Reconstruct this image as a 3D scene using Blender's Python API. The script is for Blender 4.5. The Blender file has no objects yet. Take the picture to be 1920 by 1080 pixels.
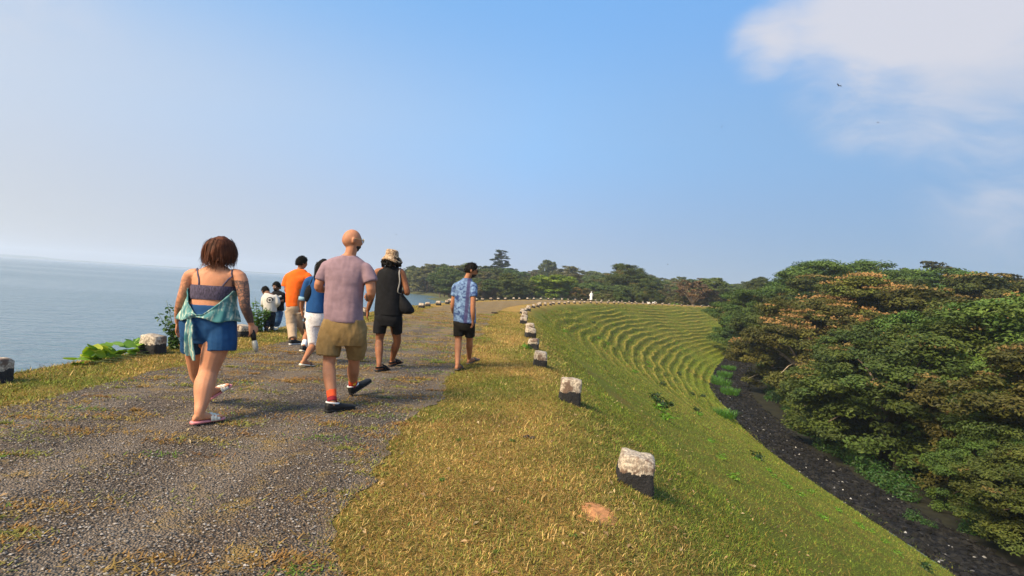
import bpy, bmesh, math, random
import numpy as np
from mathutils import Vector, Matrix

SC = bpy.context.scene
COL = SC.collection
rad = math.radians

# ------------------------------------------------------------------ camera, sky, sun, exposure
F_PX, CAM_H, ROLL = 960.0, 1.4, rad(3.58)
RV = np.array([math.cos(ROLL), 0, math.sin(ROLL)])
UV = np.array([-math.sin(ROLL), 0, math.cos(ROLL)])
cam_d = bpy.data.cameras.new('camera'); cam = bpy.data.objects.new('camera', cam_d); COL.objects.link(cam)
cam_d.sensor_width = 36.0; cam_d.lens = 36.0 * F_PX / 1920.0
cam_d.clip_start = 0.05; cam_d.clip_end = 20000
cam.matrix_world = Matrix(((RV[0], UV[0], 0, 0), (RV[1], UV[1], -1, 0), (RV[2], UV[2], 0, CAM_H), (0, 0, 0, 1)))
SC.camera = cam

SUN_EL = rad(42); SUN_AZ = math.atan2(-0.80, -0.60)        # azimuth measured from +Y towards +X
SUN_DIR = Vector((math.sin(SUN_AZ) * math.cos(SUN_EL), math.cos(SUN_AZ) * math.cos(SUN_EL), math.sin(SUN_EL)))
SC.view_settings.view_transform = 'Standard'; SC.view_settings.look = 'None'
SC.view_settings.exposure = 0.78; SC.view_settings.gamma = 1.0
SC.view_settings.use_curve_mapping = False
SC.cycles.use_denoising = True
SC.cycles.max_bounces = 6; SC.cycles.volume_bounces = 1; SC.cycles.transparent_max_bounces = 6
SC.cycles.diffuse_bounces = 3; SC.cycles.glossy_bounces = 3

def pdir(px, py):
    return np.array([0, 1.0, 0]) + (px - 960) / F_PX * RV + (541 - py) / F_PX * UV

world = bpy.data.worlds.new('World'); SC.world = world; world.use_nodes = True
wt = world.node_tree; wt.nodes.clear()

def NN(nt, typ, ins=None, **props):
    n = nt.nodes.new(typ)
    for k, v in props.items(): setattr(n, k, v)
    for k, v in (ins or {}).items():
        if isinstance(v, bpy.types.NodeSocket): nt.links.new(v, n.inputs[k])
        else: n.inputs[k].default_value = v
    return n
def MATH(nt, op, a, b=None, c=None, clamp=False):
    n = nt.nodes.new('ShaderNodeMath'); n.operation = op; n.use_clamp = clamp
    for i, v in enumerate((a, b, c)):
        if v is None: continue
        if isinstance(v, bpy.types.NodeSocket): nt.links.new(v, n.inputs[i])
        else: n.inputs[i].default_value = v
    return n.outputs[0]
def MIX(nt, fac, a, b, mode='MIX'):
    n = nt.nodes.new('ShaderNodeMix'); n.data_type = 'RGBA'; n.blend_type = mode
    for i, v in ((0, fac), (6, a), (7, b)):
        if isinstance(v, bpy.types.NodeSocket): nt.links.new(v, n.inputs[i])
        elif i == 0: n.inputs[0].default_value = v
        else: n.inputs[i].default_value = (*v, 1) if len(v) == 3 else v
    return n.outputs[2]
def RAMP(nt, fac, stops, interp='LINEAR'):
    n = nt.nodes.new('ShaderNodeValToRGB'); nt.links.new(fac, n.inputs[0]); cr = n.color_ramp; cr.interpolation = interp
    while len(cr.elements) < len(stops): cr.elements.new(0.5)
    for e, (p, c) in zip(cr.elements, stops):
        e.position = p; e.color = (c, c, c, 1) if not hasattr(c, '__len__') else (*c, 1)
    return n.outputs[0]

sky = NN(wt, 'ShaderNodeTexSky', sky_type='NISHITA', sun_disc=False, sun_elevation=SUN_EL, sun_rotation=SUN_AZ,
         air_density=1.0, dust_density=1.3, ozone_density=2.2, altitude=50)
tc = NN(wt, 'ShaderNodeTexCoord')
vec = tc.outputs['Generated']
# thin drifting cloud: noise on the view direction, gathered round a few cloud centres
warp = NN(wt, 'ShaderNodeTexNoise', {'Vector': vec, 'Scale': 2.4, 'Detail': 3.0})
wv = NN(wt, 'ShaderNodeVectorMath', {0: NN(wt, 'ShaderNodeVectorMath', {0: warp.outputs['Color'], 1: (0.5, 0.5, 0.5)}, operation='SUBTRACT').outputs[0], 'Scale': 0.35}, operation='SCALE').outputs[0]
wvec = NN(wt, 'ShaderNodeVectorMath', {0: vec, 1: wv}, operation='ADD').outputs[0]
svec = NN(wt, 'ShaderNodeVectorMath', {0: wvec, 1: (1.0, 1.0, 2.2)}, operation='MULTIPLY').outputs[0]
nz = NN(wt, 'ShaderNodeTexNoise', {'Vector': svec, 'Scale': 3.6, 'Detail': 8.0, 'Roughness': 0.58})
nz2 = NN(wt, 'ShaderNodeTexNoise', {'Vector': svec, 'Scale': 1.6, 'Detail': 4.0, 'Roughness': 0.5})
tot = None
for (px, py, radius, amt) in ((1840, -70, 0.31, 1.05), (1450, 80, 0.09, 0.55), (1890, 390, 0.13, 0.15), 
                              (3200, -300, 0.6, 1.0), (-1800, -700, 0.6, 0.8)):
    d = pdir(px, py); d = d / np.linalg.norm(d)
    dist = NN(wt, 'ShaderNodeVectorMath', {0: vec, 1: tuple(d)}, operation='DISTANCE').outputs['Value']
    fall = MATH(wt, 'MULTIPLY', MATH(wt, 'SUBTRACT', 1.0, MATH(wt, 'DIVIDE', dist, radius), clamp=True), amt)
    tot = fall if tot is None else MATH(wt, 'MAXIMUM', tot, fall)
shape = MATH(wt, 'ADD', MATH(wt, 'MULTIPLY', MATH(wt, 'SUBTRACT', nz.outputs[0], 0.5), 1.9), MATH(wt, 'MULTIPLY', MATH(wt, 'SUBTRACT', nz2.outputs[0], 0.5), 1.3))
cl = MATH(wt, 'ADD', tot, MATH(wt, 'MULTIPLY', shape, MATH(wt, 'MULTIPLY', tot, 4.0, clamp=True)))
cl = RAMP(wt, cl, ((0.10, 0.0), (0.95, 0.88)), 'EASE')
# humid tropical morning: the physical sky, veiled by milky haze that is whiter towards the sun and clears to blue overhead
sx = NN(wt, 'ShaderNodeSeparateXYZ', {0: vec})
tow = NN(wt, 'ShaderNodeVectorMath', {0: vec, 1: (math.sin(SUN_AZ), math.cos(SUN_AZ), 0.0)}, operation='DOT_PRODUCT').outputs['Value']
aw = NN(wt, 'ShaderNodeMapRange', {0: tow, 1: -1.0, 2: 1.0, 3: 0.0, 4: 1.0}).outputs[0]
def around(*cols):                                                   # colour by bearing: away from the sun ... towards it
    return RAMP(wt, aw, tuple(zip((0.0, 0.2, 0.56, 0.9), [tuple(np.array(c) / 8.0) for c in cols])))
low = around((1.2, 1.95, 3.1), (2.35, 3.05, 4.35), (3.5, 3.6, 3.9), (4.4, 4.3, 4.2))
mid_ = around((1.25, 2.35, 3.9), (1.85, 3.4, 5.6), (3.5, 4.0, 4.7), (4.8, 4.8, 4.9))
high = around((1.0, 2.5, 5.1), (1.2, 2.85, 5.5), (1.55, 3.2, 5.5), (3.0, 4.1, 5.4))
e1 = NN(wt, 'ShaderNodeMapRange', {0: sx.outputs[2], 1: 0.06, 2: 0.27, 3: 0.0, 4: 1.0}, interpolation_type='SMOOTHSTEP').outputs[0]
e2 = NN(wt, 'ShaderNodeMapRange', {0: sx.outputs[2], 1: 0.27, 2: 0.52, 3: 0.0, 4: 1.0}, interpolation_type='SMOOTHSTEP').outputs[0]
veil = MIX(wt, 1.0, MIX(wt, e2, MIX(wt, e1, low, mid_), high), (8, 8, 8), 'MULTIPLY')
skyc = MIX(wt, 0.85, MIX(wt, 1.0, sky.outputs[0], (0.95, 1.0, 1.1), 'MULTIPLY'), veil)
cloudc = MIX(wt, RAMP(wt, nz2.outputs[0], ((0.35, 0.0), (0.6, 1.0))), (3.0, 3.4, 4.1), (4.3, 4.25, 4.55))
final = MIX(wt, cl, skyc, cloudc)
bg = NN(wt, 'ShaderNodeBackground', {'Color': final, 'Strength': 0.10})
wo = NN(wt, 'ShaderNodeOutputWorld', {'Surface': bg.outputs[0]})

sun_d = bpy.data.lights.new('sun', 'SUN'); sun = bpy.data.objects.new('sun', sun_d); COL.objects.link(sun)
sun_d.energy = 4.7; sun_d.angle = rad(22); sun_d.color = (1.0, 0.82, 0.58)
sun.rotation_euler = (-SUN_DIR).to_track_quat('-Z', 'Y').to_euler(); sun.location = (-20, -20, 30)

# ------------------------------------------------------------------ helpers
rng = np.random.default_rng(7)
random.seed(7)

def _h(ix, iy, iz, seed):
    n = (ix.astype(np.int64) * 374761393 + iy.astype(np.int64) * 668265263 + iz.astype(np.int64) * 2147483647 + seed * 974711) & 0xffffffff
    n = ((n ^ (n >> 13)) * 1274126177) & 0xffffffff
    n = ((n ^ (n >> 16)) * 2246822519) & 0xffffffff
    return ((n >> 8) & 0xffff) / 65535.0
def vn3(x, y, z, seed=0):
    x, y, z = np.broadcast_arrays(np.asarray(x, float), np.asarray(y, float), np.asarray(z, float))
    ix, iy, iz = np.floor(x), np.floor(y), np.floor(z)
    fx, fy, fz = x - ix, y - iy, z - iz
    fx, fy, fz = (f * f * (3 - 2 * f) for f in (fx, fy, fz))
    ix, iy, iz = ix.astype(np.int64), iy.astype(np.int64), iz.astype(np.int64)
    r = 0
    for a in (0, 1):
        for b in (0, 1):
            for c in (0, 1):
                r = r + _h(ix + a, iy + b, iz + c, seed) * np.where(a, fx, 1 - fx) * np.where(b, fy, 1 - fy) * np.where(c, fz, 1 - fz)
    return r
def vn(x, y, seed=0): return vn3(x, y, 0.37, seed)
def fbm(x, y, seed=0, o=4):
    r, a, t = 0, 1.0, 0
    for i in range(o):
        r = r + a * vn(np.asarray(x) * 2 ** i, np.asarray(y) * 2 ** i, seed + i * 17); t += a; a *= 0.5
    return r / t
def fbm3(x, y, z, seed=0, o=3):
    r, a, t = 0, 1.0, 0
    for i in range(o):
        k = 2 ** i
        r = r + a * vn3(x * k, y * k, z * k, seed + i * 17); t += a; a *= 0.5
    return r / t
def sst(a, b, x):
    t = np.clip((np.asarray(x, float) - a) / (b - a), 0, 1); return t * t * (3 - 2 * t)
def lerp3(a, b, t):
    return np.asarray(a)[None] * (1 - t[:, None]) + np.asarray(b)[None] * t[:, None]

def tag(o, label=None, cat=None, group=None, kind=None):
    if label: o['label'] = label
    if cat: o['category'] = cat
    if group: o['group'] = group
    if kind: o['kind'] = kind
    return o
def link(name, me, m=None, parent=None, loc=None):
    o = bpy.data.objects.new(name, me); COL.objects.link(o)
    if m is not None and me is not None and not me.materials: me.materials.append(m)
    if parent is not None: o.parent = parent
    if loc is not None: o.location = loc
    return o
def np_mesh(name, V, Fc, m=None, col=None, smooth=True):
    """V (n,3); Fc (k,3|4) ints or a list of such arrays; col (n,3) point colours"""
    if not isinstance(Fc, (list, tuple)): Fc = [Fc]
    Fc = [np.asarray(f, np.int32) for f in Fc if len(f)]
    me = bpy.data.meshes.new(name)
    V = np.asarray(V, np.float32); me.vertices.add(len(V)); me.vertices.foreach_set('co', V.ravel())
    loops = np.concatenate([f.ravel() for f in Fc]); tot = np.concatenate([np.full(len(f), f.shape[1], np.int32) for f in Fc])
    st = np.concatenate([[0], np.cumsum(tot)[:-1]]).astype(np.int32)
    me.loops.add(len(loops)); me.loops.foreach_set('vertex_index', loops)
    me.polygons.add(len(tot)); me.polygons.foreach_set('loop_start', st)
    me.polygons.foreach_set('use_smooth', np.full(len(tot), smooth))
    me.update(calc_edges=True)
    if col is not None:
        at = me.attributes.new('col', 'FLOAT_COLOR', 'POINT')
        c4 = np.ones((len(V), 4), np.float32); c4[:, :3] = col; at.data.foreach_set('color', c4.ravel())
    if m is not None: me.materials.append(m)
    return me
def grid_faces(nr, nc, wrap=False):
    i = np.arange(nr - 1)[:, None]; j = np.arange(nc if wrap else nc - 1)[None]
    a = i * nc + j; b = i * nc + (j + 1) % nc; c = (i + 1) * nc + (j + 1) % nc; d = (i + 1) * nc + j
    return np.stack([a, b, c, d], -1).reshape(-1, 4)
def empty(name, loc=(0, 0, 0), rz=0.0):
    o = bpy.data.objects.new(name, None); COL.objects.link(o); o.location = loc; o.rotation_euler = (0, 0, rz)
    o.empty_display_size = 0.2
    return o

class MB:
    """collects closed lofts, boxes and ribbons into one mesh"""
    def __init__(s): s.V = []; s.F3 = []; s.F4 = []; s.n = 0; s.C = []
    def add(s, V, F4=(), F3=(), col=None):
        V = np.asarray(V, float); s.V.append(V)
        if len(F4): s.F4.append(np.asarray(F4) + s.n)
        if len(F3): s.F3.append(np.asarray(F3) + s.n)
        if col is not None: s.C.append(np.tile(np.asarray(col, float), (len(V), 1)) if np.ndim(col) == 1 else col)
        s.n += len(V)
    def loft(s, rings, cap=True, col=None):
        """rings: list of (k,3)"""
        k = len(rings[0]); n = len(rings); V = np.concatenate(rings)
        F4 = grid_faces(n, k, True); F3 = []
        if cap:
            c0, c1 = rings[0].mean(0), rings[-1].mean(0); V = np.concatenate([V, c0[None], c1[None]]); a = n * k
            F3 = [(a, (j + 1) % k, j) for j in range(k)] + [(a + 1, (n - 1) * k + j, (n - 1) * k + (j + 1) % k) for j in range(k)]
        s.add(V, F4, F3, col)
    def tube(s, pts, radii, k=8, cap=True, flat=1.0, side=None, col=None):
        s.loft(rings_along(pts, radii, k, flat, side), cap, col)
    def ell(s, c, r, yaw=0.0, k=12, n=8, col=None):
        c = np.asarray(c, float); rings = []
        for i in range(n + 1):
            t = -math.pi / 2 + math.pi * (0.04 + 0.92 * i / n); rings.append(ell_ring(c + np.array([0, 0, r[2] * math.sin(t)]), r[0] * math.cos(t), r[1] * math.cos(t), yaw, k))
        s.loft(rings, True, col)
    def mesh(s, name, m=None, smooth=True):
        return np_mesh(name, np.concatenate(s.V), [f for f in ((np.concatenate(s.F4) if s.F4 else []), (np.concatenate(s.F3) if s.F3 else [])) if len(f)],
                       m, np.concatenate(s.C) if s.C else None, smooth)
def ell_ring(c, a, b, yaw=0.0, k=20, p=1.0):
    t = np.arange(k) / k * 2 * np.pi; ct, st = np.cos(t), np.sin(t)
    if p != 1.0: ct, st = np.sign(ct) * np.abs(ct) ** p, np.sign(st) * np.abs(st) ** p
    x, y = a * ct, b * st; cy, sy = math.cos(yaw), math.sin(yaw)
    return np.stack([c[0] + x * cy - y * sy, c[1] + x * sy + y * cy, np.full(k, c[2])], 1)
def rings_along(pts, radii, k=8, flat=1.0, side=None):
    P = np.asarray(pts, float); n = len(P); rings = []
    T = np.gradient(P, axis=0); T /= np.linalg.norm(T, axis=1)[:, None] + 1e-9
    s = np.array(side if side is not None else (1.0, 0.05, 0.03), float)
    for i in range(n):
        s = s - T[i] * s.dot(T[i])
        if np.linalg.norm(s) < 1e-4: s = np.cross(T[i], (0, 0, 1.0)) + 1e-5
        s = s / np.linalg.norm(s); u = np.cross(T[i], s)
        a = np.arange(k) / k * 2 * np.pi
        rings.append(P[i] + radii[i] * (np.cos(a)[:, None] * s + flat * np.sin(a)[:, None] * u))
    return rings
def catmull(P, n):
    P = np.asarray(P, float); Q = np.concatenate([[2 * P[0] - P[1]], P, [2 * P[-1] - P[-2]]]); out = []
    for t in np.linspace(0, len(P) - 1 - 1e-6, n):
        i = int(t); f = t - i; a, b, c, d = Q[i:i + 4]
        out.append(0.5 * ((2 * b) + (c - a) * f + (2 * a - 5 * b + 4 * c - d) * f * f + (3 * b - a - 3 * c + d) * f ** 3))
    return np.array(out)

# ------------------------------------------------------------------ materials
def new_mat(name):
    m = bpy.data.materials.new(name); m.use_nodes = True; nt = m.node_tree; nt.nodes.clear()
    out = NN(nt, 'ShaderNodeOutputMaterial'); b = NN(nt, 'ShaderNodeBsdfPrincipled'); nt.links.new(b.outputs[0], out.inputs[0])
    return m, nt, b, out
def setc(nt, sock, v):
    if isinstance(v, bpy.types.NodeSocket): nt.links.new(v, sock)
    else: sock.default_value = (*v, 1) if hasattr(v, '__len__') else v
def OBJC(nt): return NN(nt, 'ShaderNodeTexCoord').outputs['Object']
def NOISE(nt, vec, scale, detail=4.0, rough=0.55, dist=0.0):
    return NN(nt, 'ShaderNodeTexNoise', {'Vector': vec, 'Scale': scale, 'Detail': detail, 'Roughness': rough, 'Distortion': dist}).outputs[0]
def BUMP(nt, h, strength, distance):
    return NN(nt, 'ShaderNodeBump', {'Height': h, 'Strength': strength, 'Distance': distance}).outputs[0]
def plain(name, c, rough=0.7, var=0.18, scale=12.0, bump=0.0, bscale=60.0, spec=0.3, metal=0.0, stretch=(1, 1, 1)):
    """a colour with mottling and fine relief"""
    m, nt, b, out = new_mat(name)
    v = OBJC(nt)
    if stretch != (1, 1, 1): v = NN(nt, 'ShaderNodeVectorMath', {0: v, 1: stretch}, operation='MULTIPLY').outputs[0]
    n = NOISE(nt, v, scale)
    c = np.array(c); lo, hi = tuple(c * (1 - var)), tuple(np.minimum(c * (1 + var), 1))
    setc(nt, b.inputs['Base Color'], MIX(nt, RAMP(nt, n, ((0.3, 0.0), (0.7, 1.0))), lo, hi))
    b.inputs['Roughness'].default_value = rough; b.inputs['Specular IOR Level'].default_value = spec; b.inputs['Metallic'].default_value = metal
    if bump: nt.links.new(BUMP(nt, NOISE(nt, v, bscale, 3.0), bump, 0.004), b.inputs['Normal'])
    return m
def attr_mat(name, rough=0.8, trans=0.0, gain=(1, 1, 1), nscale=0.0, namp=0.25, objvar=0.0, spec=0.2):
    """base colour from the mesh's own colour attribute; optional thin-leaf translucency"""
    m, nt, b, out = new_mat(name)
    c = NN(nt, 'ShaderNodeAttribute', attribute_name='col').outputs['Color']
    if gain != (1, 1, 1): c = MIX(nt, 1.0, c, gain, 'MULTIPLY')
    if nscale:
        n = NOISE(nt, OBJC(nt), nscale, 5.0)
        k = MATH(nt, 'ADD', 1 - namp, MATH(nt, 'MULTIPLY', n, 2 * namp))
        c = NN(nt, 'ShaderNodeVectorMath', {0: c, 'Scale': k}, operation='SCALE').outputs[0]
    if objvar:
        r = NN(nt, 'ShaderNodeObjectInfo').outputs['Random']
        hs = NN(nt, 'ShaderNodeHueSaturation', {'Hue': MATH(nt, 'ADD', 0.5 - 0.03 * objvar, MATH(nt, 'MULTIPLY', r, 0.06 * objvar)),
                'Value': MATH(nt, 'ADD', 1 - 0.3 * objvar, MATH(nt, 'MULTIPLY', MATH(nt, 'FRACT', MATH(nt, 'MULTIPLY', r, 7.31)), 0.6 * objvar)), 'Color': c})
        c = hs.outputs[0]
    setc(nt, b.inputs['Base Color'], c); b.inputs['Roughness'].default_value = rough; b.inputs['Specular IOR Level'].default_value = spec
    if trans:
        t = NN(nt, 'ShaderNodeBsdfTranslucent'); nt.links.new(MIX(nt, 1.0, c, (1.15, 1.25, 0.6), 'MULTIPLY'), t.inputs['Color'])
        mx = NN(nt, 'ShaderNodeMixShader', {0: trans}); nt.links.new(b.outputs[0], mx.inputs[1]); nt.links.new(t.outputs[0], mx.inputs[2])
        nt.links.new(mx.outputs[0], out.inputs[0])
    return m
M = {}
# ------------------------------------------------------------------ the dam: a crest line that runs straight, then bends right on a 110 m arc
RC, CX, CY = 110.0, 110.6, 24.0
TOE_S = [-80, 20, 25, 31, 49, 60, 71, 88, 105, 113, 120, 124, 127, 500]
TOE_D = [14.7, 15.1, 15.6, 15.7, 16.9, 16.1, 16.5, 15.7, 13.9, 9.8, 6.3, 3.9, 0.8, 0.8]
def to_sd(X, Y):
    X, Y = np.asarray(X, float), np.asarray(Y, float)
    dx, dy = X - CX, Y - CY
    r = np.hypot(dx, dy)
    return np.where(Y < CY, Y, CY + RC * np.arctan2(dy, -dx)), np.where(Y < CY, X - 0.6, RC - r)
def to_xy(s, d):
    s, d = np.asarray(s, float), np.asarray(d, float)
    ph = (s - CY) / RC; r = RC - d
    return np.where(s < CY, 0.6 + d, CX - r * np.cos(ph)), np.where(s < CY, s, CY + r * np.sin(ph))
def toe(s): return np.interp(s, TOE_S, TOE_D)
def slope_z(d):
    d = np.asarray(d, float)
    return np.where(d < -0.3, 0, np.where(d < 0.7, -0.25 * (d + 0.3) ** 2, -0.25 - 0.5 * (d - 0.7)))
def ground_sd(s, d, terr=True):
    s, d = np.broadcast_arrays(np.asarray(s, float), np.asarray(d, float))
    dt = toe(s); de = np.minimum(d, dt)
    z = slope_z(de)
    # crest: a little camber, uneven verge
    z = z + np.where((d < 0) & (d > -6.5), 0.008 * (1 - ((d + 3.3) / 3.1) ** 2), 0) + np.where(d < 0, 0.012, 0.03) * (fbm(s * 0.9, d * 0.9, 3) - 0.5)
    # upstream face
    z = np.where(d < -6.55, -0.5 * (-6.55 - d) + 0.12 * (fbm(s * 0.8, d * 0.8, 9) - 0.5), z); z = np.maximum(z, -9)
    if terr:
        ph, u, k = terrace(s, de)
        z = z - np.where(d > 0.7, 0.5 * 0.85 * k * (sst(0.42, 1.0, u) - u), 0)
    # stone strip at the toe and the woodland floor beyond
    e = d - dt
    z = z - np.where(e > 0, 0.10 * np.minimum(e, 4.0) + 0.12 * (fbm(s * 0.7, d * 0.7, 21) - 0.5) * np.minimum(e, 1), 0)
    z = z - np.where(e > 4, 0.6 * sst(4, 9, e) - 0.7 * (fbm(s * 0.07, d * 0.07, 31) - 0.5) * np.minimum(e - 4, 5) * 0.4, 0)
    return z
def terrace(s, d):
    ph = d / 0.85 + 2.6 * (fbm(s * 0.06, d * 0.07, 5, 2) - 0.5) + 1.1 * (fbm(s * 0.24, d * 0.35, 6, 3) - 0.5)
    u = ph - np.floor(ph)
    k = 0.95 * (0.22 * sst(8, 20, s) + 0.78 * sst(20, 50, s)) * sst(0.6, 2.6, d) * sst(0.15, 0.6, fbm(s * 0.15, d * 0.3, 8, 3)) * (1 - sst(108, 124, s))
    return ph, u, k
def ground(X, Y):
    s, d = to_sd(X, Y); return ground_sd(s, d)
def at_ground(px, py, z=0.0):
    d = pdir(px, py); t = (z - CAM_H) / d[2]; return np.array([0, 0, CAM_H]) + t * d
def at_depth(px, py, Y):
    return np.array([0, 0, CAM_H]) + pdir(px, py) * Y

STRAW, GREEN, BROWN, BRIGHT = np.array((0.42, 0.25, 0.07)), np.array((0.098, 0.122, 0.014)), np.array((0.16, 0.088, 0.028)), np.array((0.19, 0.26, 0.022))
def turf_colour(s, d):
    s, d = np.broadcast_arrays(np.asarray(s, float), np.asarray(d, float))
    a = fbm(s * 0.55, d * 0.75, 41, 4); b = fbm(s * 2.6, d * 2.6, 43, 3)
    verge = sst(1.0, -0.4, d)
    dry = np.clip(sst(0.36, 0.66, a * 0.7 + b * 0.35 + 0.12 * verge - 0.06), 0, 1)
    lushp = sst(0.5, 0.68, fbm(s * 0.35, d * 0.45, 45, 3)); dry = dry * (1 - 0.75 * lushp)
    c = lerp3(GREEN * 1.25, STRAW, (dry * (0.26 + 0.70 * verge)).ravel())
    br = sst(0.5, 0.72, fbm(s * 1.3, d * 1.6, 47, 4)).ravel() * 0.55
    c = c * (1 - br[:, None]) + BROWN * br[:, None]
    far = (sst(8, 26, s) * verge * 0.5).ravel(); c = c * (1 - far[:, None]) + STRAW * far[:, None]
    # treads worn straw-coloured, risers green
    ph, u, k = terrace(s, d)
    tread = (sst(0.26, 0.38, u) * sst(0.54, 0.42, u) * k * 1.15).clip(0, 1).ravel(); riser = (sst(0.50, 0.7, u) * k * 0.6).ravel()
    c = c * (1 - tread[:, None]) + np.array((0.50, 0.37, 0.075)) * tread[:, None]
    c = c * (1 - riser[:, None]) + np.array((0.078, 0.095, 0.015)) * riser[:, None]
    # lush foot of the slope
    e = (toe(s) - d); lush = (sst(6.5, 0.8, e) * sst(0.25, 0.6, fbm(s * 0.25, d * 0.4, 51, 3)) * 0.75 * sst(0.5, 2, d) * (0.45 + 0.55 * sst(20, 60, s))).ravel()
    return c * (1 - lush[:, None]) + BRIGHT * lush[:, None]

m, nt, b, out = new_mat('turf')
v = OBJC(nt)
c = NN(nt, 'ShaderNodeAttribute', attribute_name='col').outputs['Color']
n1 = NOISE(nt, v, 42, 5.0, 0.7); n2 = NOISE(nt, v, 7, 4.0, 0.65)
c = MIX(nt, RAMP(nt, n1, ((0.45, 0.0), (0.66, 0.6))), c, (0.06, 0.045, 0.015))
c = MIX(nt, RAMP(nt, n2, ((0.5, 0.0), (0.68, 0.4))), c, (0.12, 0.14, 0.025))
setc(nt, b.inputs['Base Color'], c); b.inputs['Roughness'].default_value = 0.95; b.inputs['Specular IOR Level'].default_value = 0.1
nt.links.new(BUMP(nt, MATH(nt, 'ADD', n1, MATH(nt, 'MULTIPLY', n2, 1.5)), 0.9, 0.05), b.inputs['Normal'])
M['turf'] = m

svals = np.concatenate([np.arange(-14, 24, 0.25), np.arange(24, 128, 0.5), np.arange(128, 205, 3.0)])
def sd_mesh(name, dcols, m, colf=None, zoff=0.0, sv=svals, terr=True):
    """dcols: function of s -> array of d values"""
    D = np.stack([dcols(s) for s in sv]); S = np.repeat(sv[:, None], D.shape[1], 1)
    X, Y = to_xy(S, D); Z = ground_sd(S, D, terr) + zoff
    return np_mesh(name, np.stack([X, Y, Z], -1).reshape(-1, 3), grid_faces(*S.shape), m, colf(S.ravel(), D.ravel()) if colf else None)
slope_t = np.linspace(0, 1, 128)
emb = link('dam_embankment', sd_mesh('dam_embankment', lambda s: np.concatenate([np.arange(-24, -6.9, 1.2), np.arange(-6.6, 0.7, 0.2), 0.7 + (toe(s) - 0.7) * slope_t]), M['turf'], turf_colour))
tag(emb, kind='structure')

# stone pitching at the toe
m, nt, b, out = new_mat('dark_pitching'); v = OBJC(nt)
vo = NN(nt, 'ShaderNodeTexVoronoi', {'Vector': v, 'Scale': 3.2, 'Randomness': 1.0}); n1 = NOISE(nt, v, 5, 6.0, 0.7); n3 = NOISE(nt, v, 0.5, 3.0)
g = MIX(nt, RAMP(nt, n1, ((0.35, 0.0), (0.75, 1.0))), (0.007, 0.007, 0.0075), (0.036, 0.036, 0.038))
g = MIX(nt, RAMP(nt, NN(nt, 'ShaderNodeSeparateColor', {0: vo.outputs['Color']}).outputs[0], ((0.86, 0.0), (0.98, 0.35))), g, (0.14, 0.13, 0.12))
g = MIX(nt, RAMP(nt, n3, ((0.6, 0.0), (0.75, 0.5))), g, (0.08, 0.05, 0.03))
setc(nt, b.inputs['Base Color'], g); b.inputs['Roughness'].default_value = 0.9; b.inputs['Specular IOR Level'].default_value = 0.06
nt.links.new(BUMP(nt, MATH(nt, 'ADD', MATH(nt, 'MULTIPLY', vo.outputs['Distance'], -1.0), n1), 1.0, 0.12), b.inputs['Normal'])
M['pitching'] = m
sv2 = np.concatenate([np.arange(-14, 8, 1.0), np.arange(8, 110, 0.4), np.arange(110, 126, 1)])
tag(link('rock_toe_strip', sd_mesh('rock_toe_strip', lambda s: np.linspace(toe(s) - 0.25 * vn(s * 0.8, 1.0, 77), toe(s) + 4.3 - 0.9 * fbm(s * 0.5, 2.0, 78), 22), M['pitching'], None, 0.02, sv2)), kind='structure')
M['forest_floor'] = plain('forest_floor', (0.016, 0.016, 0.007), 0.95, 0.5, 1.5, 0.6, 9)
tag(link('forest_floor', sd_mesh('forest_floor', lambda s: toe(s) + np.concatenate([[3.6], np.linspace(4.2, 12, 12), np.linspace(16, 88, 20)]), M['forest_floor'], None, 0.0, np.concatenate([np.arange(-14, 128, 2.0), np.arange(128, 205, 5)]))), kind='structure')

# land round the head of the lake
LAND = np.array([(40, 119), (18, 104), (4, 109), (-9, 117), (-15, 124), (-24, 140), (-22, 160), (-33, 183), (-46, 196), (-40, 225), (-58, 262), (-80, 320), (-112, 420),
                 (-160, 600), (-230, 850), (-640, 2400), (-640, 2600), (2600, 2600), (2600, -300), (320, -300), (320, 119)], float)
def land_dist(X, Y):
    P = np.stack([X.ravel(), Y.ravel()], 1); best = np.full(len(P), 1e9); ins = np.zeros(len(P), bool)
    for i in range(len(LAND)):
        a, bb = LAND[i], LAND[(i + 1) % len(LAND)]; e = bb - a
        t = np.clip(((P - a) @ e) / (e @ e), 0, 1); best = np.minimum(best, np.linalg.norm(P - a - t[:, None] * e, axis=1))
        cond = (a[1] > P[:, 1]) != (bb[1] > P[:, 1])
        ins ^= cond & (P[:, 0] < a[0] + (P[:, 1] - a[1]) / (e[1] if e[1] else 1e-9) * e[0])
    return (best * np.where(ins, 1, -1)).reshape(X.shape)
def land_z(X, Y):
    X, Y = np.asarray(X, float), np.asarray(Y, float); D = land_dist(X, Y)
    up = np.minimum(-3 + D * 0.35, -2.3 + D * 0.006 + 1.0 * (fbm(X * 0.02, Y * 0.02, 61) - 0.4))
    return np.where(D > 0, up, -3 + D * 0.3).clip(-9, 40)
xs = np.concatenate([np.linspace(-1000, -320, 10), np.arange(-300, 240, 6.0), np.linspace(250, 2600, 20)])
ys = np.concatenate([np.arange(70, 420, 6.0), np.linspace(430, 2600, 24)])
X, Y = np.meshgrid(xs, ys); Fc = grid_faces(len(ys), len(xs)); r = np.hypot(X - CX, Y - CY).ravel()
Fc = Fc[(r[Fc].min(1) > 117.0)]
M['lake_land'] = plain('lake_land', (0.07, 0.075, 0.025), 0.95, 0.45, 0.2, 0.5, 2)
tag(link('lakeside_land', np_mesh('lakeside_land', np.stack([X, Y, land_z(X, Y)], -1).reshape(-1, 3), Fc, M['lake_land'])), kind='structure')

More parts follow.
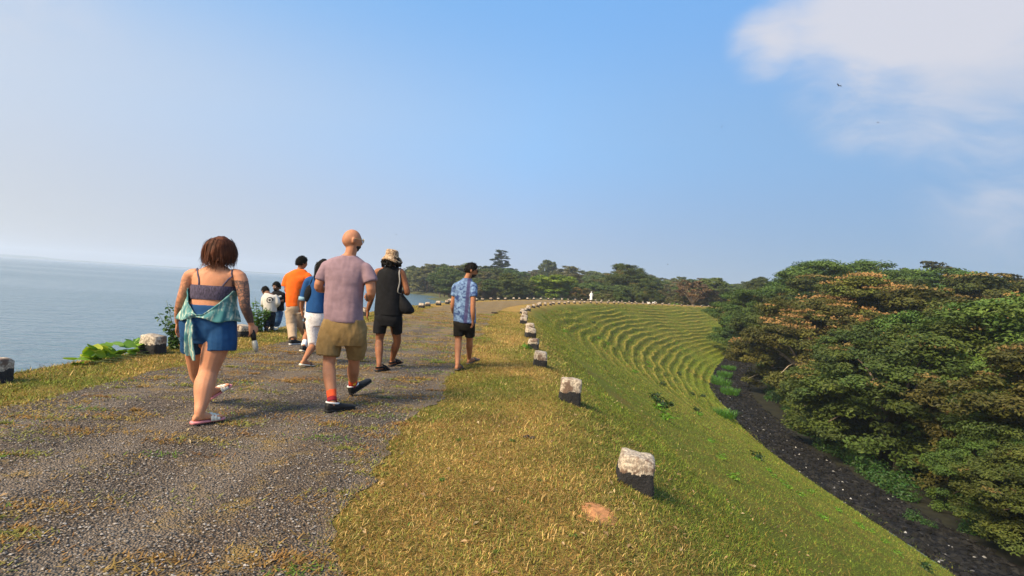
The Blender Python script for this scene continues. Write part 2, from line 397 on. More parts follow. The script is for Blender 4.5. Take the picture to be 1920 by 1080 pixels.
# reservoir
m, nt, b, out = new_mat('lake_water'); v = OBJC(nt)
def stretched(k): return NN(nt, 'ShaderNodeVectorMath', {0: v, 1: k}, operation='MULTIPLY').outputs[0]
w1 = NOISE(nt, stretched((0.30, 0.75, 1)), 1.0, 3.0, 0.6, 0.6); w2 = NOISE(nt, stretched((1.5, 3.4, 1)), 1.0, 3.0, 0.6, 0.3)
w3 = NOISE(nt, stretched((0.006, 0.02, 1)), 1.0, 4.0, 0.6)
b.inputs['Base Color'].default_value = (0.09, 0.15, 0.185, 1); b.inputs['IOR'].default_value = 1.33
b.inputs['Specular IOR Level'].default_value = 0.5
setc(nt, b.inputs['Roughness'], MATH(nt, 'ADD', 0.06, MATH(nt, 'MULTIPLY', w3, 0.2)))
hgt = MATH(nt, 'ADD', MATH(nt, 'MULTIPLY', w1, 0.7), MATH(nt, 'MULTIPLY', w2, 0.25))
bm_ = NN(nt, 'ShaderNodeBump', {'Height': hgt, 'Strength': MATH(nt, 'ADD', 0.35, MATH(nt, 'MULTIPLY', w3, 1.0)), 'Distance': 0.9})
nt.links.new(bm_.outputs[0], b.inputs['Normal']); M['water'] = m
yr = np.concatenate([[-380], np.linspace(-60, 24, 6), np.linspace(28, 141, 30), [160, 400, 1200, 3300]])
xr = np.where(yr < 24, -7.0, np.where(yr < 142, CX - np.sqrt(np.maximum(118.0 ** 2 - (yr - CY) ** 2, 0)), 500)) - 0.4
V = np.concatenate([np.stack([np.full_like(yr, -3300), yr, np.full_like(yr, -3.0)], 1), np.stack([xr, yr, np.full_like(yr, -3.0)], 1)]); n = len(yr)
tag(link('reservoir_water', np_mesh('reservoir_water', V, np.array([(i, n + i, n + i + 1, i + 1) for i in range(n - 1)]), M['water'])), kind='structure')
# low far shore
V = []; hx = np.linspace(-3250, -350, 60)
hz = 3 + 14 * np.clip(fbm(hx * 0.0022, 1.0, 71, 3) - 0.38, 0, 1) * 2.0 * sst(-2000, -2700, hx) + 3 * fbm(hx * 0.02, 4.0, 72)
hy = 2500 + 300 * fbm(hx * 0.001, 2.0, 73)
V = np.concatenate([np.stack([hx, hy, np.full(60, -3.4)], 1), np.stack([hx, hy + 60, hz * 0.7 - 2], 1), np.stack([hx, hy + 160, hz - 2], 1), np.stack([hx, hy + 400, np.full(60, -3.4)], 1)])
M['far_hill'] = plain('far_hill', (0.05, 0.075, 0.035), 0.95, 0.3, 0.02)
tag(link('far_shore_hills', np_mesh('far_shore_hills', V, grid_faces(4, 60), M['far_hill'])), kind='structure')

# ------------------------------------------------------------------ worn chip-seal road
m, nt, b, out = new_mat('worn_chipseal'); v = OBJC(nt)
vo = NN(nt, 'ShaderNodeTexVoronoi', {'Vector': v, 'Scale': 76.0, 'Randomness': 1.0}); vo2 = NN(nt, 'ShaderNodeTexVoronoi', {'Vector': v, 'Scale': 120.0})
sep = NN(nt, 'ShaderNodeSeparateColor', {0: vo.outputs['Color']})
chip = MIX(nt, RAMP(nt, sep.outputs[0], ((0.0, 0.0), (0.55, 0.22), (1.0, 1.0))), (0.030, 0.025, 0.019), (0.52, 0.43, 0.33))
chip = MIX(nt, MATH(nt, 'MULTIPLY', sep.outputs[1], 0.25), chip, (0.22, 0.16, 0.11))
gap = RAMP(nt, vo.outputs['Distance'], ((0.30, 0.0), (0.62, 1.0)))
c = MIX(nt, gap, chip, (0.022, 0.019, 0.017))
big = NOISE(nt, v, 0.9, 5.0, 0.6); mid = NOISE(nt, v, 3.4, 5.0, 0.65)
c = MIX(nt, RAMP(nt, big, ((0.35, 0.1), (0.7, 0.65))), c, (0.13, 0.085, 0.05))
sepv = NN(nt, 'ShaderNodeSeparateXYZ', {0: v})
fard = NN(nt, 'ShaderNodeMapRange', {0: sepv.outputs[1], 1: 5.0, 2: 26.0, 3: -0.02, 4: 0.2}).outputs[0]
wheel = NN(nt, 'ShaderNodeTexWave', {'Vector': v, 'Scale': 0.29, 'Distortion': 1.2, 'Detail': 2.0, 'Phase Offset': 1.6}, bands_direction='X').outputs[1]
c = MIX(nt, MATH(nt, 'MULTIPLY', RAMP(nt, wheel, ((0.45, 0.0), (0.9, 1.0))), 0.28), c, (0.27, 0.215, 0.16))
moss = RAMP(nt, MATH(nt, 'ADD', MATH(nt, 'ADD', mid, MATH(nt, 'MULTIPLY', big, 0.5)), fard), ((0.78, 0.0), (0.92, 0.85)))
c = MIX(nt, moss, c, MIX(nt, NOISE(nt, v, 20, 3.0), (0.26, 0.14, 0.045), (0.20, 0.16, 0.05)))
setc(nt, b.inputs['Base Color'], c); b.inputs['Roughness'].default_value = 0.85; b.inputs['Specular IOR Level'].default_value = 0.3
h = MATH(nt, 'SUBTRACT', MATH(nt, 'MULTIPLY', mid, 0.8), vo.outputs['Distance'])
nt.links.new(BUMP(nt, h, 0.9, 0.02), b.inputs['Normal']); M['road'] = m
def road_edges(s): return -5.15 + 0.6 * (fbm(s * 0.9, 11.0, 81, 5) - 0.5) + 0.14 * (fbm(s * 9, 3.0, 83, 3) - 0.5), -1.47 + 0.25 * sst(3.0, 2.2, s) + 0.45 * (fbm(s * 0.8, 15.0, 82, 5) - 0.5) + 0.16 * (fbm(s * 9, 3.0, 84, 3) - 0.5)
def road_cols(s):
    l, r_ = road_edges(s)
    return np.linspace(l, r_, 16)
tag(link('crest_road', sd_mesh('crest_road', road_cols, M['road'], None, 0.007, np.concatenate([np.concatenate([np.arange(-14, 1, 0.3), np.arange(1, 12, 0.05), np.arange(12, 30, 0.12)]), np.arange(30, 140, 0.6)]), False)), kind='structure')
# ------------------------------------------------------------------ guard stones along both shoulders
m, nt, b, out = new_mat('painted_stone'); v = OBJC(nt)
rnd = NN(nt, 'ShaderNodeObjectInfo').outputs['Random']
vv = NN(nt, 'ShaderNodeVectorMath', {0: v, 1: NN(nt, 'ShaderNodeCombineXYZ', {0: MATH(nt, 'MULTIPLY', rnd, 37.0), 1: MATH(nt, 'MULTIPLY', rnd, 11.0), 2: 0.0}).outputs[0]}, operation='ADD').outputs[0]
z = NN(nt, 'ShaderNodeSeparateXYZ', {0: v}).outputs[2]
n1 = NOISE(nt, vv, 9, 5.0, 0.65); n2 = NOISE(nt, vv, 34, 5.0, 0.7); n3 = NOISE(nt, vv, 4.5, 3.0)
edge = MATH(nt, 'GREATER_THAN', MATH(nt, 'ADD', z, MATH(nt, 'MULTIPLY', MATH(nt, 'ADD', MATH(nt, 'SUBTRACT', n1, 0.5), MATH(nt, 'MULTIPLY', MATH(nt, 'SUBTRACT', n2, 0.5), 0.5)), 0.13)), 0.15)
white = MIX(nt, RAMP(nt, n2, ((0.42, 0.0), (0.62, 1.0))), (0.24, 0.19, 0.14), (0.62, 0.52, 0.39))
white = MIX(nt, RAMP(nt, MATH(nt, 'ADD', n1, MATH(nt, 'MULTIPLY', MATH(nt, 'SUBTRACT', n3, 0.5), 0.9)), ((0.52, 0.0), (0.66, 0.9))), white, (0.12, 0.065, 0.038))
black = MIX(nt, RAMP(nt, n2, ((0.55, 0.0), (0.75, 0.6))), (0.013, 0.012, 0.012), (0.07, 0.06, 0.05))
setc(nt, b.inputs['Base Color'], MIX(nt, edge, black, white)); b.inputs['Roughness'].default_value = 0.85
nt.links.new(BUMP(nt, MATH(nt, 'ADD', n1, MATH(nt, 'MULTIPLY', n2, 0.5)), 0.9, 0.03), b.inputs['Normal']); M['stone'] = m
def stone_mesh(seed):
    bm = bmesh.new(); bmesh.ops.create_cube(bm, size=1.0); bmesh.ops.subdivide_edges(bm, edges=bm.edges[:], cuts=6, use_grid_fill=True)
    V = np.array([p.co[:] for p in bm.verts]); r_ = np.random.default_rng(seed)
    p8 = (np.abs(V * 2) ** 12).sum(1) ** (1 / 12.0); V = V / p8[:, None] * 1.0
    W = 0.285 * r_.uniform(0.92, 1.1); Dp = 0.24 * r_.uniform(0.9, 1.12); Hh = 0.42 * r_.uniform(0.93, 1.06)
    tap = 1 - 0.10 * (V[:, 2] + 0.5)
    V = V * np.array([W, Dp, Hh]); V[:, :2] *= tap[:, None]; V[:, 2] += Hh / 2 - 0.12
    V[:, 2] += (V[:, 2] > 0.15) * (V[:, 0] * r_.uniform(-0.10, 0.10) + V[:, 1] * r_.uniform(-0.08, 0.08))
    nn = V - np.array([0, 0, 0.12]); nn /= np.linalg.norm(nn, axis=1)[:, None]
    V += nn * ((fbm3(V[:, 0] * 9, V[:, 1] * 9, V[:, 2] * 9, seed, 4) - 0.5) * 0.055)[:, None]
    for p, c in zip(bm.verts, V): p.co = c
    me = bpy.data.meshes.new('guard_stone'); bm.to_mesh(me); bm.free(); me.polygons.foreach_set('use_smooth', np.full(len(me.polygons), True)); me.materials.append(M['stone'])
    return me
stone_meshes = [stone_mesh(100 + i) for i in range(7)]
STONE_N = [0]
def put_stone(s, d, label, group, tilt=0.05, scale=1.0):
    i = STONE_N[0]; STONE_N[0] += 1; r_ = np.random.default_rng(500 + i)
    x, y = to_xy(s, d); zz = float(ground_sd(s, d))
    o = link('guard_stone', stone_meshes[i % 7], None, None, (float(x), float(y), zz - 0.01))
    ph = max(0, (s - CY) / RC)
    o.rotation_euler = (r_.normal(0, tilt), r_.normal(0.03 if d > -3 else -0.03, tilt), -ph + r_.normal(0, 0.12)); o.scale = (scale * r_.uniform(0.92, 1.1), scale * r_.uniform(0.92, 1.1), scale * r_.uniform(0.9, 1.08))
    tag(o, label, 'stone', group); return o
RG, LG = 'guard stones along the grassy slope side', 'guard stones along the lake side'
near_r = [((1190, 876), 'nearest black and white guard stone beside the patch of bare orange soil'),
          ((1068, 744), 'second guard stone on the slope edge, brown stain across its white face'),
          ((1012, 685), 'third guard stone on the slope edge, white top with flaked paint'),
          ((1000, 653), 'fourth guard stone on the slope edge, with small green weed at its foot')]
for (px, py), lb in near_r:
    p = at_ground(px, py); s, d = to_sd(p[0], p[1]); o = put_stone(float(s), float(d), lb, RG, 0.03, 0.98 if px > 1100 else 0.95)
    if px > 1100: o.rotation_euler = (-0.06, 0.10, -0.14); o.scale = (1.0, 1.05, 0.94)
ords = ['fifth', 'sixth', 'seventh', 'eighth']
s = 15.14; k = 0
while s < 125:
    lb = (ords[k] + ' guard stone on the slope edge, counted away from the bare soil patch') if k < 4 else 'small distant guard stone on the slope edge of the bending crest'
    put_stone(s, 0.03 + 0.1 * math.sin(k * 2.1), lb, RG, 0.07); s += 2.7 + 0.15 * math.sin(k * 1.7); k += 1
for (px, py), lb in (((-14, 717), 'guard stone cut off by the left picture edge above the lake'),
                     ((287, 664), 'guard stone between the creeper and the leafy shrub on the lake edge'),
                     ((452, 632), 'guard stone partly hidden behind the tattooed arm on the lake edge')):
    p = at_ground(px, py); s, d = to_sd(p[0], p[1]); put_stone(float(s), float(d), lb, LG, 0.04, 1.02)
s = 13.7; k = 0
near_l = {27: 'nearest of the four guard stones between black bag and lake', 29: 'second of the four guard stones between black bag and lake',
          32: 'third of the four guard stones between black bag and lake', 35: 'farthest of the four guard stones between black bag and lake'}
for s in [13.9, 16.6, 19.2, 21.9, 24.6, 27.7, 29.8, 32.1, 35.0] + list(np.arange(37.8, 122, 2.6)):
    put_stone(float(s), -6.1 + (0.55 if 26 < s < 36 else 0.0) + 0.08 * math.sin(s), near_l.get(int(s), 'small distant guard stone on the lake edge of the crest' if s > 36 else 'guard stone on the lake edge half hidden behind the walkers'), LG, 0.06)

# ------------------------------------------------------------------ foliage builders
def leaf_quads(C, N, size, aspect=0.5, droop=0.15, seed=0):
    r_ = np.random.default_rng(seed); n = len(C)
    N = N / (np.linalg.norm(N, axis=1)[:, None] + 1e-9); t = r_.normal(size=(n, 3)); t -= N * (t * N).sum(1)[:, None]; t /= np.linalg.norm(t, axis=1)[:, None] + 1e-9
    bb = np.cross(N, t); s = size[:, None]
    base = C - t * s * 0.5; tip = C + t * s * 0.5 - N * s * droop; l = C + bb * s * aspect * 0.5 + N * s * 0.06; r2 = C - bb * s * aspect * 0.5 + N * s * 0.06
    V = np.stack([base, l, tip, r2], 1).reshape(-1, 3)
    return V, np.arange(4 * n).reshape(n, 4)
def lobes_for(kind, R, Hh, r_):
    L = []
    if kind == 'dome':
        L.append(((0, 0, Hh * 0.60), R * 0.72, 0.62))
        for i in range(8):
            a = i / 8 * 6.283 + r_.uniform(-0.3, 0.3); q = r_.uniform(0.5, 0.72) * R
            L.append(((q * math.cos(a), q * math.sin(a), Hh * r_.uniform(0.38, 0.66)), R * r_.uniform(0.30, 0.45), 0.7))
        for i in range(3):
            a = r_.uniform(0, 6.28); L.append(((R * 0.3 * math.cos(a), R * 0.3 * math.sin(a), Hh * r_.uniform(0.78, 0.84)), R * 0.36, 0.55))
        for i in range(5):
            a = i / 5 * 6.283 + r_.uniform(-0.5, 0.5); L.append(((R * 0.55 * math.cos(a), R * 0.55 * math.sin(a), Hh * r_.uniform(0.16, 0.3)), R * r_.uniform(0.3, 0.42), 0.7))
    elif kind == 'flat':
        for i in range(13):
            a = r_.uniform(0, 6.28); q = R * math.sqrt(r_.uniform(0, 0.75)); L.append(((q * math.cos(a), q * math.sin(a), Hh * (0.90 - 0.24 * (q / R) ** 2 - r_.uniform(0, 0.2))), R * r_.uniform(0.26, 0.4), 0.4))
    elif kind == 'cone':
        for i in range(34):
            t = i / 33; a = i * 2.4; q = R * (1.0 - 0.85 * t) * r_.uniform(0.25, 0.9); L.append(((q * math.cos(a), q * math.sin(a), Hh * (0.28 + 0.68 * t)), R * (0.36 - 0.2 * t), 0.36))
    elif kind == 'ball':
        L.append(((0, 0, Hh * 0.6), R * 0.75, 0.85))
        for i in range(9):
            a = r_.uniform(0, 6.28); e = r_.uniform(-0.5, 1.2); q = R * 0.58; L.append(((q * math.cos(a) * math.cos(e), q * math.sin(a) * math.cos(e), Hh * 0.6 + q * math.sin(e)), R * r_.uniform(0.3, 0.42), 0.85))
    elif kind == 'bamboo':
        for i in range(22):
            a = r_.uniform(0, 6.28); t = r_.uniform(0.12, 1); q = R * (0.35 + 0.5 * t) * r_.uniform(0.3, 1); L.append(((q * math.cos(a), q * math.sin(a), Hh * (0.12 + 0.8 * t)), R * r_.uniform(0.2, 0.3), 0.8))
    return L
def make_tree(key, kind, R, Hh, nclump, nleaf, leaf, colour, seed, flowers=0.0, bark=(0.16, 0.12, 0.085), tufted=0.5, clump=0.15, fcol=(0.33, 0.19, 0.072), trunk_r=0.22):
    """returns dict of meshes: trunk, crown, flowers"""
    r_ = np.random.default_rng(seed); L = lobes_for(kind, R, Hh, r_)
    w = np.array([l[1] ** 2 for l in L]); w /= w.sum()
    pts, outd, own = [], [], []
    tries = 0
    while len(pts) < nclump and tries < nclump * 8:
        tries += 1; i = r_.choice(len(L), p=w); c, lr, fl = L[i]
        d = r_.normal(size=3); d /= np.linalg.norm(d)
        if d[2] < -0.55: continue
        p = np.array(c) + d * np.array([lr, lr, lr * fl]) * r_.uniform(0.72, 1.08)
        if any(j != i and np.linalg.norm((p - np.array(q[0])) / np.array([q[1], q[1], q[1] * q[2]])) < 0.72 for j, q in enumerate(L)): continue
        if p[2] < 0.3: continue
        pts.append(p); outd.append(d); own.append(i)
    pts, outd = np.array(pts), np.array(outd); nc = len(pts)
    ci = np.repeat(np.arange(nc), nleaf); n = len(ci)
    rc = clump * R * r_.uniform(0.65, 1.35, nc)
    d = r_.normal(size=(n, 3)); d /= np.linalg.norm(d, axis=1)[:, None]; q = r_.uniform(0, 1, n) ** 0.45
    off = d * q[:, None] * rc[ci][:, None] * np.array([1, 1, tufted])
    C = pts[ci] + off
    N = np.array([0, 0, 0.9]) + d * 0.5 + outd[ci] * 0.45 + r_.normal(size=(n, 3)) * 0.5
    size = leaf * r_.uniform(0.6, 1.3, n)
    V, Fq = leaf_quads(C, N, size, 0.52, 0.18, seed + 1)
    tone = r_.uniform(0.72, 1.3, nc)[ci] * r_.uniform(0.75, 1.25, n); warm = (r_.uniform(-0.12, 0.2, nc)[ci] + r_.uniform(-0.1, 0.1, n))
    col = np.asarray(colour)[None] * tone[:, None] * np.stack([1 + warm, 1 + 0.3 * warm, 1 - 0.3 * warm], 1)
    res = {'crown': np_mesh('crown_' + key, V, Fq, M['leaf'], np.repeat(col, 4, 0), False)}
    if flowers > 0:
        top = np.where((outd[:, 2] > 0.1) & (pts[:, 2] > Hh * 0.42) & (r_.uniform(0, 1, nc) < flowers * 1.5 * sst(0.3, 0.6, vn3(pts[:, 0] * 0.45 + 9, pts[:, 1] * 0.45, pts[:, 2] * 0.45, seed))))[0]
        k = 80; ci = np.repeat(top, k); n = len(ci)
        a = r_.uniform(0, 6.283, n); q = np.sqrt(r_.uniform(0, 1, n)) * 1.02
        sub = r_.integers(0, 9, n)                                      # nine sprays to a clump
        sa = sub / 9 * 6.283 + ci; sq = np.where(sub == 0, 0, 0.62)
        off = np.stack([np.cos(sa) * sq, np.sin(sa) * sq, 0.55 * np.sqrt(np.maximum(0, 1 - sq ** 2))], 1) * rc[ci][:, None]
        off += np.stack([np.cos(a) * q * 0.24, np.sin(a) * q * 0.24, r_.uniform(-0.02, 0.32, n) * (1.1 - q)], 1) * rc[ci][:, None]
        C = pts[ci] + off; N = r_.normal(size=(n, 3)) + np.array([0, 0, 0.6])
        V, Fq = leaf_quads(C, N, leaf * 0.68 * r_.uniform(0.6, 1.3, n), 0.7, 0.0, seed + 2)
        col = np.asarray(fcol)[None] * r_.uniform(0.65, 1.3, n)[:, None]
        res['flowers'] = np_mesh('flowers_' + key, V, Fq, M['flower'], np.repeat(col, 4, 0), False)
    mb = MB(); h0 = Hh * (0.30 if kind != 'cone' else 0.92)
    j = lambda a: r_.normal(0, a, 3) * np.array([1, 1, 0.3])
    tp = catmull([(0, 0, -0.6), (0, 0, 0.2), j(0.15) + (0, 0, h0 * 0.55), j(0.22) + (0, 0, h0)], 9)
    mb.tube(tp, np.linspace(trunk_r * 1.25, trunk_r * (0.75 if kind != 'cone' else 0.2), 9), 8)
    for i in r_.choice(nc, min(nc, 20), replace=False):
        st = tp[-1] if kind != 'cone' else np.array([0, 0, max(0.5, pts[i][2] - 0.3)])
        mid = (st + pts[i]) / 2 + np.array([0, 0, 0.08 * Hh if kind != 'cone' else 0.1]) + j(0.25)
        mb.tube(catmull([st - (0, 0, 0.1), mid, pts[i] + outd[i] * 0.1], 7), np.linspace(trunk_r * 0.5, 0.025, 7), 5)
    res['trunk'] = mb.mesh('trunk_' + key, M['bark_' + ('pale' if bark[0] > 0.2 else 'brown')])
    return res
M['leaf'] = attr_mat('leaf', 0.6, 0.2, objvar=0.75, spec=0.25)
M['leaf_plain'] = attr_mat('leaf_plain', 0.5, 0.3, spec=0.35)
M['flower'] = attr_mat('flower', 0.9, 0.15, objvar=0.25)
M['bark_brown'] = plain('bark_brown', (0.13, 0.095, 0.07), 0.9, 0.4, 3.0, 0.7, 14, stretch=(1, 1, 0.25))
M['bark_pale'] = plain('bark_pale', (0.33, 0.27, 0.20), 0.9, 0.3, 3.0, 0.5, 14, stretch=(1, 1, 0.25))
DK, OL, MG, BG, HZ = (0.060, 0.082, 0.014), (0.086, 0.092, 0.017), (0.068, 0.120, 0.021), (0.17, 0.235, 0.028), (0.05, 0.07, 0.02)
T = {}
T['teak_a'] = make_tree('teak_a', 'dome', 5.6, 12, 340, 210, 0.25, OL, 1, 0.92, bark=(0.3, .25, .2))
T['teak_b'] = make_tree('teak_b', 'dome', 5.6, 12, 340, 220, 0.25, DK, 2, 0.22, fcol=(0.19, 0.14, 0.045))
T['teak_c'] = make_tree('teak_c', 'dome', 5.6, 12, 320, 190, 0.25, MG, 3, 0.0)
T['leafy_a'] = make_tree('leafy_a', 'ball', 5.2, 12, 260, 170, 0.26, DK, 4, 0.0)
T['leafy_b'] = make_tree('leafy_b', 'flat', 6.2, 12, 280, 180, 0.23, MG, 5, 0.0, tufted=0.4)
T['leafy_c'] = make_tree('leafy_c', 'dome', 5.4, 12, 260, 190, 0.25, OL, 6, 0.25, fcol=(0.2, 0.14, 0.045))
T['far_a'] = make_tree('far_a', 'ball', 5.2, 12, 190, 60, 0.5, (0.080, 0.110, 0.028), 14, 0.0)
T['far_b'] = make_tree('far_b', 'dome', 5.6, 12, 210, 60, 0.5, (0.105, 0.120, 0.03), 15, 0.12, fcol=(0.25, 0.19, 0.09))
T['far_c'] = make_tree('far_c', 'flat', 6.0, 12, 190, 60, 0.48, (0.078, 0.125, 0.03), 16, 0.0, tufted=0.4)
T['far_d'] = make_tree('far_d', 'dome', 5.4, 12, 200, 60, 0.5, (0.11, 0.105, 0.04), 18, 0.0)
T['bright'] = make_tree('bright', 'bamboo', 5.0, 9, 260, 80, 0.36, BG, 7, 0.0)
T['bamboo'] = make_tree('bamboo', 'bamboo', 5.0, 9, 240, 90, 0.36, (0.07, 0.10, 0.025), 8, 0.0)
T['tiered'] = make_tree('tiered', 'cone', 5.6, 17, 300, 70, 0.42, (0.036, 0.06, 0.02), 9, 0.0, tufted=0.3, clump=0.13)
T['brown'] = make_tree('brown', 'ball', 3.6, 9, 120, 50, 0.4, (0.16, 0.105, 0.05), 10, 0.0, bark=(0.3, .25, .2))
T['crooked'] = make_tree('crooked', 'flat', 4.5, 12, 90, 60, 0.4, (0.06, 0.062, 0.03), 11, 0.0, tufted=0.35)

def put_tree(key, x, y, z, height, base_h, label, group=None, rz=None, wide=1.0, name='broadleaf_tree'):
    k = height / base_h; e = empty(name, (x, y, z), random.uniform(0, 6.28) if rz is None else rz)
    e.scale = (k * wide, k * wide, k)
    tag(e, label, 'tree', group)
    link('trunk', T[key]['trunk'], None, e); link('crown', T[key]['crown'], None, e)
    if 'flowers' in T[key]: link('flower_heads', T[key]['flowers'], None, e)
    return e
BH = {}
for _k, _t in T.items():
    _v = np.empty(len(_t['crown'].vertices) * 3, np.float32); _t['crown'].vertices.foreach_get('co', _v); BH[_k] = float(np.percentile(_v[2::3], 99.7))
def tree_px(key, px, top_py, Y, label, group=None, z=None, wide=1.0, name='broadleaf_tree', rz=None):
    """a tree standing Y metres ahead whose top reaches the given picture height"""
    p = at_depth(px, top_py, Y); x = float(p[0])
    if z is None:
        s, d = to_sd(x, Y); z = float(ground_sd(s, d)) if (d > -8 and s < 200) else float(land_z(np.array([x]), np.array([Y]))[0])
    h = p[2] - z
    return put_tree(key, x, Y, z - 0.1, h, BH[key], label, group, rz, wide, name)

WOOD = 'trees of the wood below the dam'
# (kind, picture x, picture y of the top, metres ahead, width factor, label)
near_trees = [
    ('teak_b', 1700, 600, 33, 1.25, 'big dark olive tree filling the middle of the wood above the rock strip'),
    ('leafy_b', 1905, 690, 27, 1.0, 'bright green leafy tree at the right picture edge with pale bare limbs'),
    ('teak_c', 1850, 800, 24.5, 0.9, 'low green tree in the bottom right corner beside the rock strip'),
    ('leafy_c', 1800, 735, 30, 1.0, 'low rounded tree whose crown overhangs the rock strip at the right'),
    ('teak_b', 1580, 650, 42, 1.15, 'low brown-green tree leaning over the middle of the rock strip'),
    ('teak_a', 1520, 560, 52, 1.15, 'tan flowering tree on the left shoulder of the wood'),
    ('teak_a', 1612, 524, 54, 1.2, 'tallest tan flowering tree with a rounded top in the wood'),
    ('leafy_a', 1455, 565, 64, 1.1, 'dark green tree at the narrow end of the rock strip'),
    ('teak_c', 1410, 545, 80, 1.1, 'green tree with a few tan sprays where slope and wood meet'),
    ('teak_a', 1385, 560, 98, 0.9, 'small tan tipped tree beside the far end of the slope'),
    ('leafy_c', 1790, 545, 44, 1.25, 'olive tree right of the big dark tree with few tan sprays'),
    ('teak_c', 1760, 590, 38, 0.9, 'bright green tree crown showing among the olive crowns'),
    ('teak_a', 1895, 560, 36, 1.1, 'tan flowering tree at the right picture edge'),
    ('leafy_a', 1480, 525, 88, 1.2, 'dark round tree on the skyline left of the tall pale green one'),
    ('leafy_b', 1562, 489, 84, 1.2, 'tall pale green spreading tree standing above the wood'),
    ('leafy_c', 1530, 520, 78, 1.2, 'olive tree just below the tall pale green spreading tree'),
    ('teak_c', 1735, 505, 78, 1.5, 'smooth green dome of leaves on the skyline at right'),
    ('crooked', 1748, 492, 92, 1.1, 'dark flat topped tree poking out above the green dome'),
    ('leafy_a', 1680, 525, 70, 1.2, 'dark skyline tree between the tan flowering tree and the green dome'),
    ('teak_b', 1840, 525, 62, 1.2, 'dark skyline tree right of the green dome'),
    ('crooked', 1880, 514, 80, 1.2, 'thin topped grey brown tree on the skyline at the right'),
    ('leafy_c', 1905, 520, 58, 1.2, 'olive skyline tree touching the right picture edge'),
    ('leafy_a', 1430, 520, 120, 1.1, 'distant green tree on the skyline behind the end of the slope'),
]
for key, px, ty, Y, wd, lb in near_trees: tree_px(key, px, ty, Y, lb, WOOD, wide=wd)
fill = [('teak_c', 1960, 560, 30), ('leafy_c', 1990, 650, 25), ('teak_b', 1980, 820, 20), ('leafy_a', 1650, 600, 44), ('leafy_a', 1720, 570, 50), ('teak_b', 1850, 590, 42), ('teak_c', 1560, 580, 62),
        ('leafy_c', 1640, 545, 62), ('leafy_a', 1500, 550, 74), ('teak_c', 1440, 550, 92), ('leafy_a', 1415, 545, 108), ('leafy_a', 1800, 560, 52), ('teak_b', 1950, 540, 46), ('leafy_c', 1590, 530, 96), ('teak_c', 1640, 535, 90),
        ('leafy_a', 1780, 525, 98), ('teak_b', 1830, 530, 88), ('leafy_a', 1930, 530, 74), ('leafy_c', 1470, 530, 130), ('leafy_a', 1530, 528, 120), ('teak_c', 2050, 600, 34), ('leafy_a', 2100, 560, 44), ('leafy_a', 1990, 520, 62), ('teak_b', 2150, 700, 26), ('leafy_b', 2250, 600, 40), ('teak_c', 2350, 640, 30), ('teak_b', 2500, 620, 36), ('leafy_a', 2700, 640, 30), ('leafy_c', 2300, 820, 22), ('teak_b', 2900, 700, 24)]
for i, (key, px, ty, Y) in enumerate(fill): tree_px(key, px, ty, Y, 'leafy tree half hidden between the crowns of the wood', WOOD, wide=1.2)

FAR = 'trees behind the far bend of the crest'
far_trees = [
    ('tiered', 941, 470, 235, 1.15, 'tall tiered tree rising highest above the far wood'),
    ('far_a', 1026, 489, 250, 0.62, 'small round dark crown standing above the far wood'),
    ('bright', 1042, 517, 122, 1.6, 'bright light green bushy tree behind the bend of the crest'),
    ('teak_a', 1083, 541, 120, 1.1, 'small pale flowering bush tree right of the bright green one'),
    ('teak_b', 1180, 496, 142, 1.25, 'dark layered tree peaking at the middle of the far wood'),
    ('brown', 1300, 527, 122, 1.3, 'brown leaved tree on a bare pale trunk at the far crest'),
    ('far_a', 1342, 521, 124, 1.05, 'round dense green tree at the far end of the crest'),
    ('crooked', 906, 540, 122, 0.6, 'bare grey trunked tree standing behind the lake side stones'),
    ('bamboo', 808, 530, 196, 1.3, 'feathery bamboo clump on the lake shore point'),
    ('bamboo', 795, 536, 200, 1.0, 'outer bamboo clump leaning over the lake at the shore point'),
    ('far_d', 848, 512, 215, 1.1, 'olive shore tree just left of the man in sunglasses'),
    ('far_a', 835, 505, 240, 1.0, 'dark shore tree showing above the bamboo'),
    ('far_d', 1060, 500, 220, 1.3, 'broad olive tree on the skyline above the bright green one'),
    ('brown', 905, 530, 165, 1.3, 'greyish brown tree behind the lake side stones'),
    ('far_c', 960, 505, 190, 1.0, 'spreading green tree under the tall tiered tree'),
]
for key, px, ty, Y, wd, lb in far_trees: tree_px(key, px, ty, Y, lb, FAR, wide=wd)
r_ = np.random.default_rng(91)
sky_px = [780, 830, 870, 905, 940, 975, 1000, 1025, 1050, 1100, 1140, 1180, 1215, 1250, 1300, 1340, 1370, 1420]
sky_py = [524, 512, 512, 502, 500, 500, 506, 502, 502, 504, 512, 506, 512, 519, 522, 524, 522, 520]
for row, (Y0, lo, n, drop) in enumerate(((124, 1100, 13, 24), (128, 880, 18, 30), (140, 880, 20, 18), (165, 868, 18, 11), (200, 858, 18, 6), (255, 812, 20, 2), (310, 790, 18, 4))):
    for i in range(n):
        px = lo + (1450 - lo) * (i + r_.uniform(0.1, 0.9)) / n; Y = Y0 * r_.uniform(0.97, 1.06)
        key = r_.choice(['far_a', 'far_b', 'far_d', 'far_c', 'teak_b'], p=[.3, .25, .2, .15, .1])
        ty = np.interp(px, sky_px, sky_py) + drop + r_.uniform(-4, 9)
        x = float(at_depth(px, ty, Y)[0])
        if 1000 < px < 1095 and Y < 136: continue
        if land_dist(np.array([x]), np.array([Y]))[0] < 3 and to_sd(x, Y)[1] < 0: continue
        tree_px(key, px, ty, Y, ('leafy tree in the far wood behind the crest', 'hazy tree at the back of the far wood')[row > 4], FAR, wide=r_.uniform(0.95, 1.35))
HZG = 'hazy trees along the far lake shore'
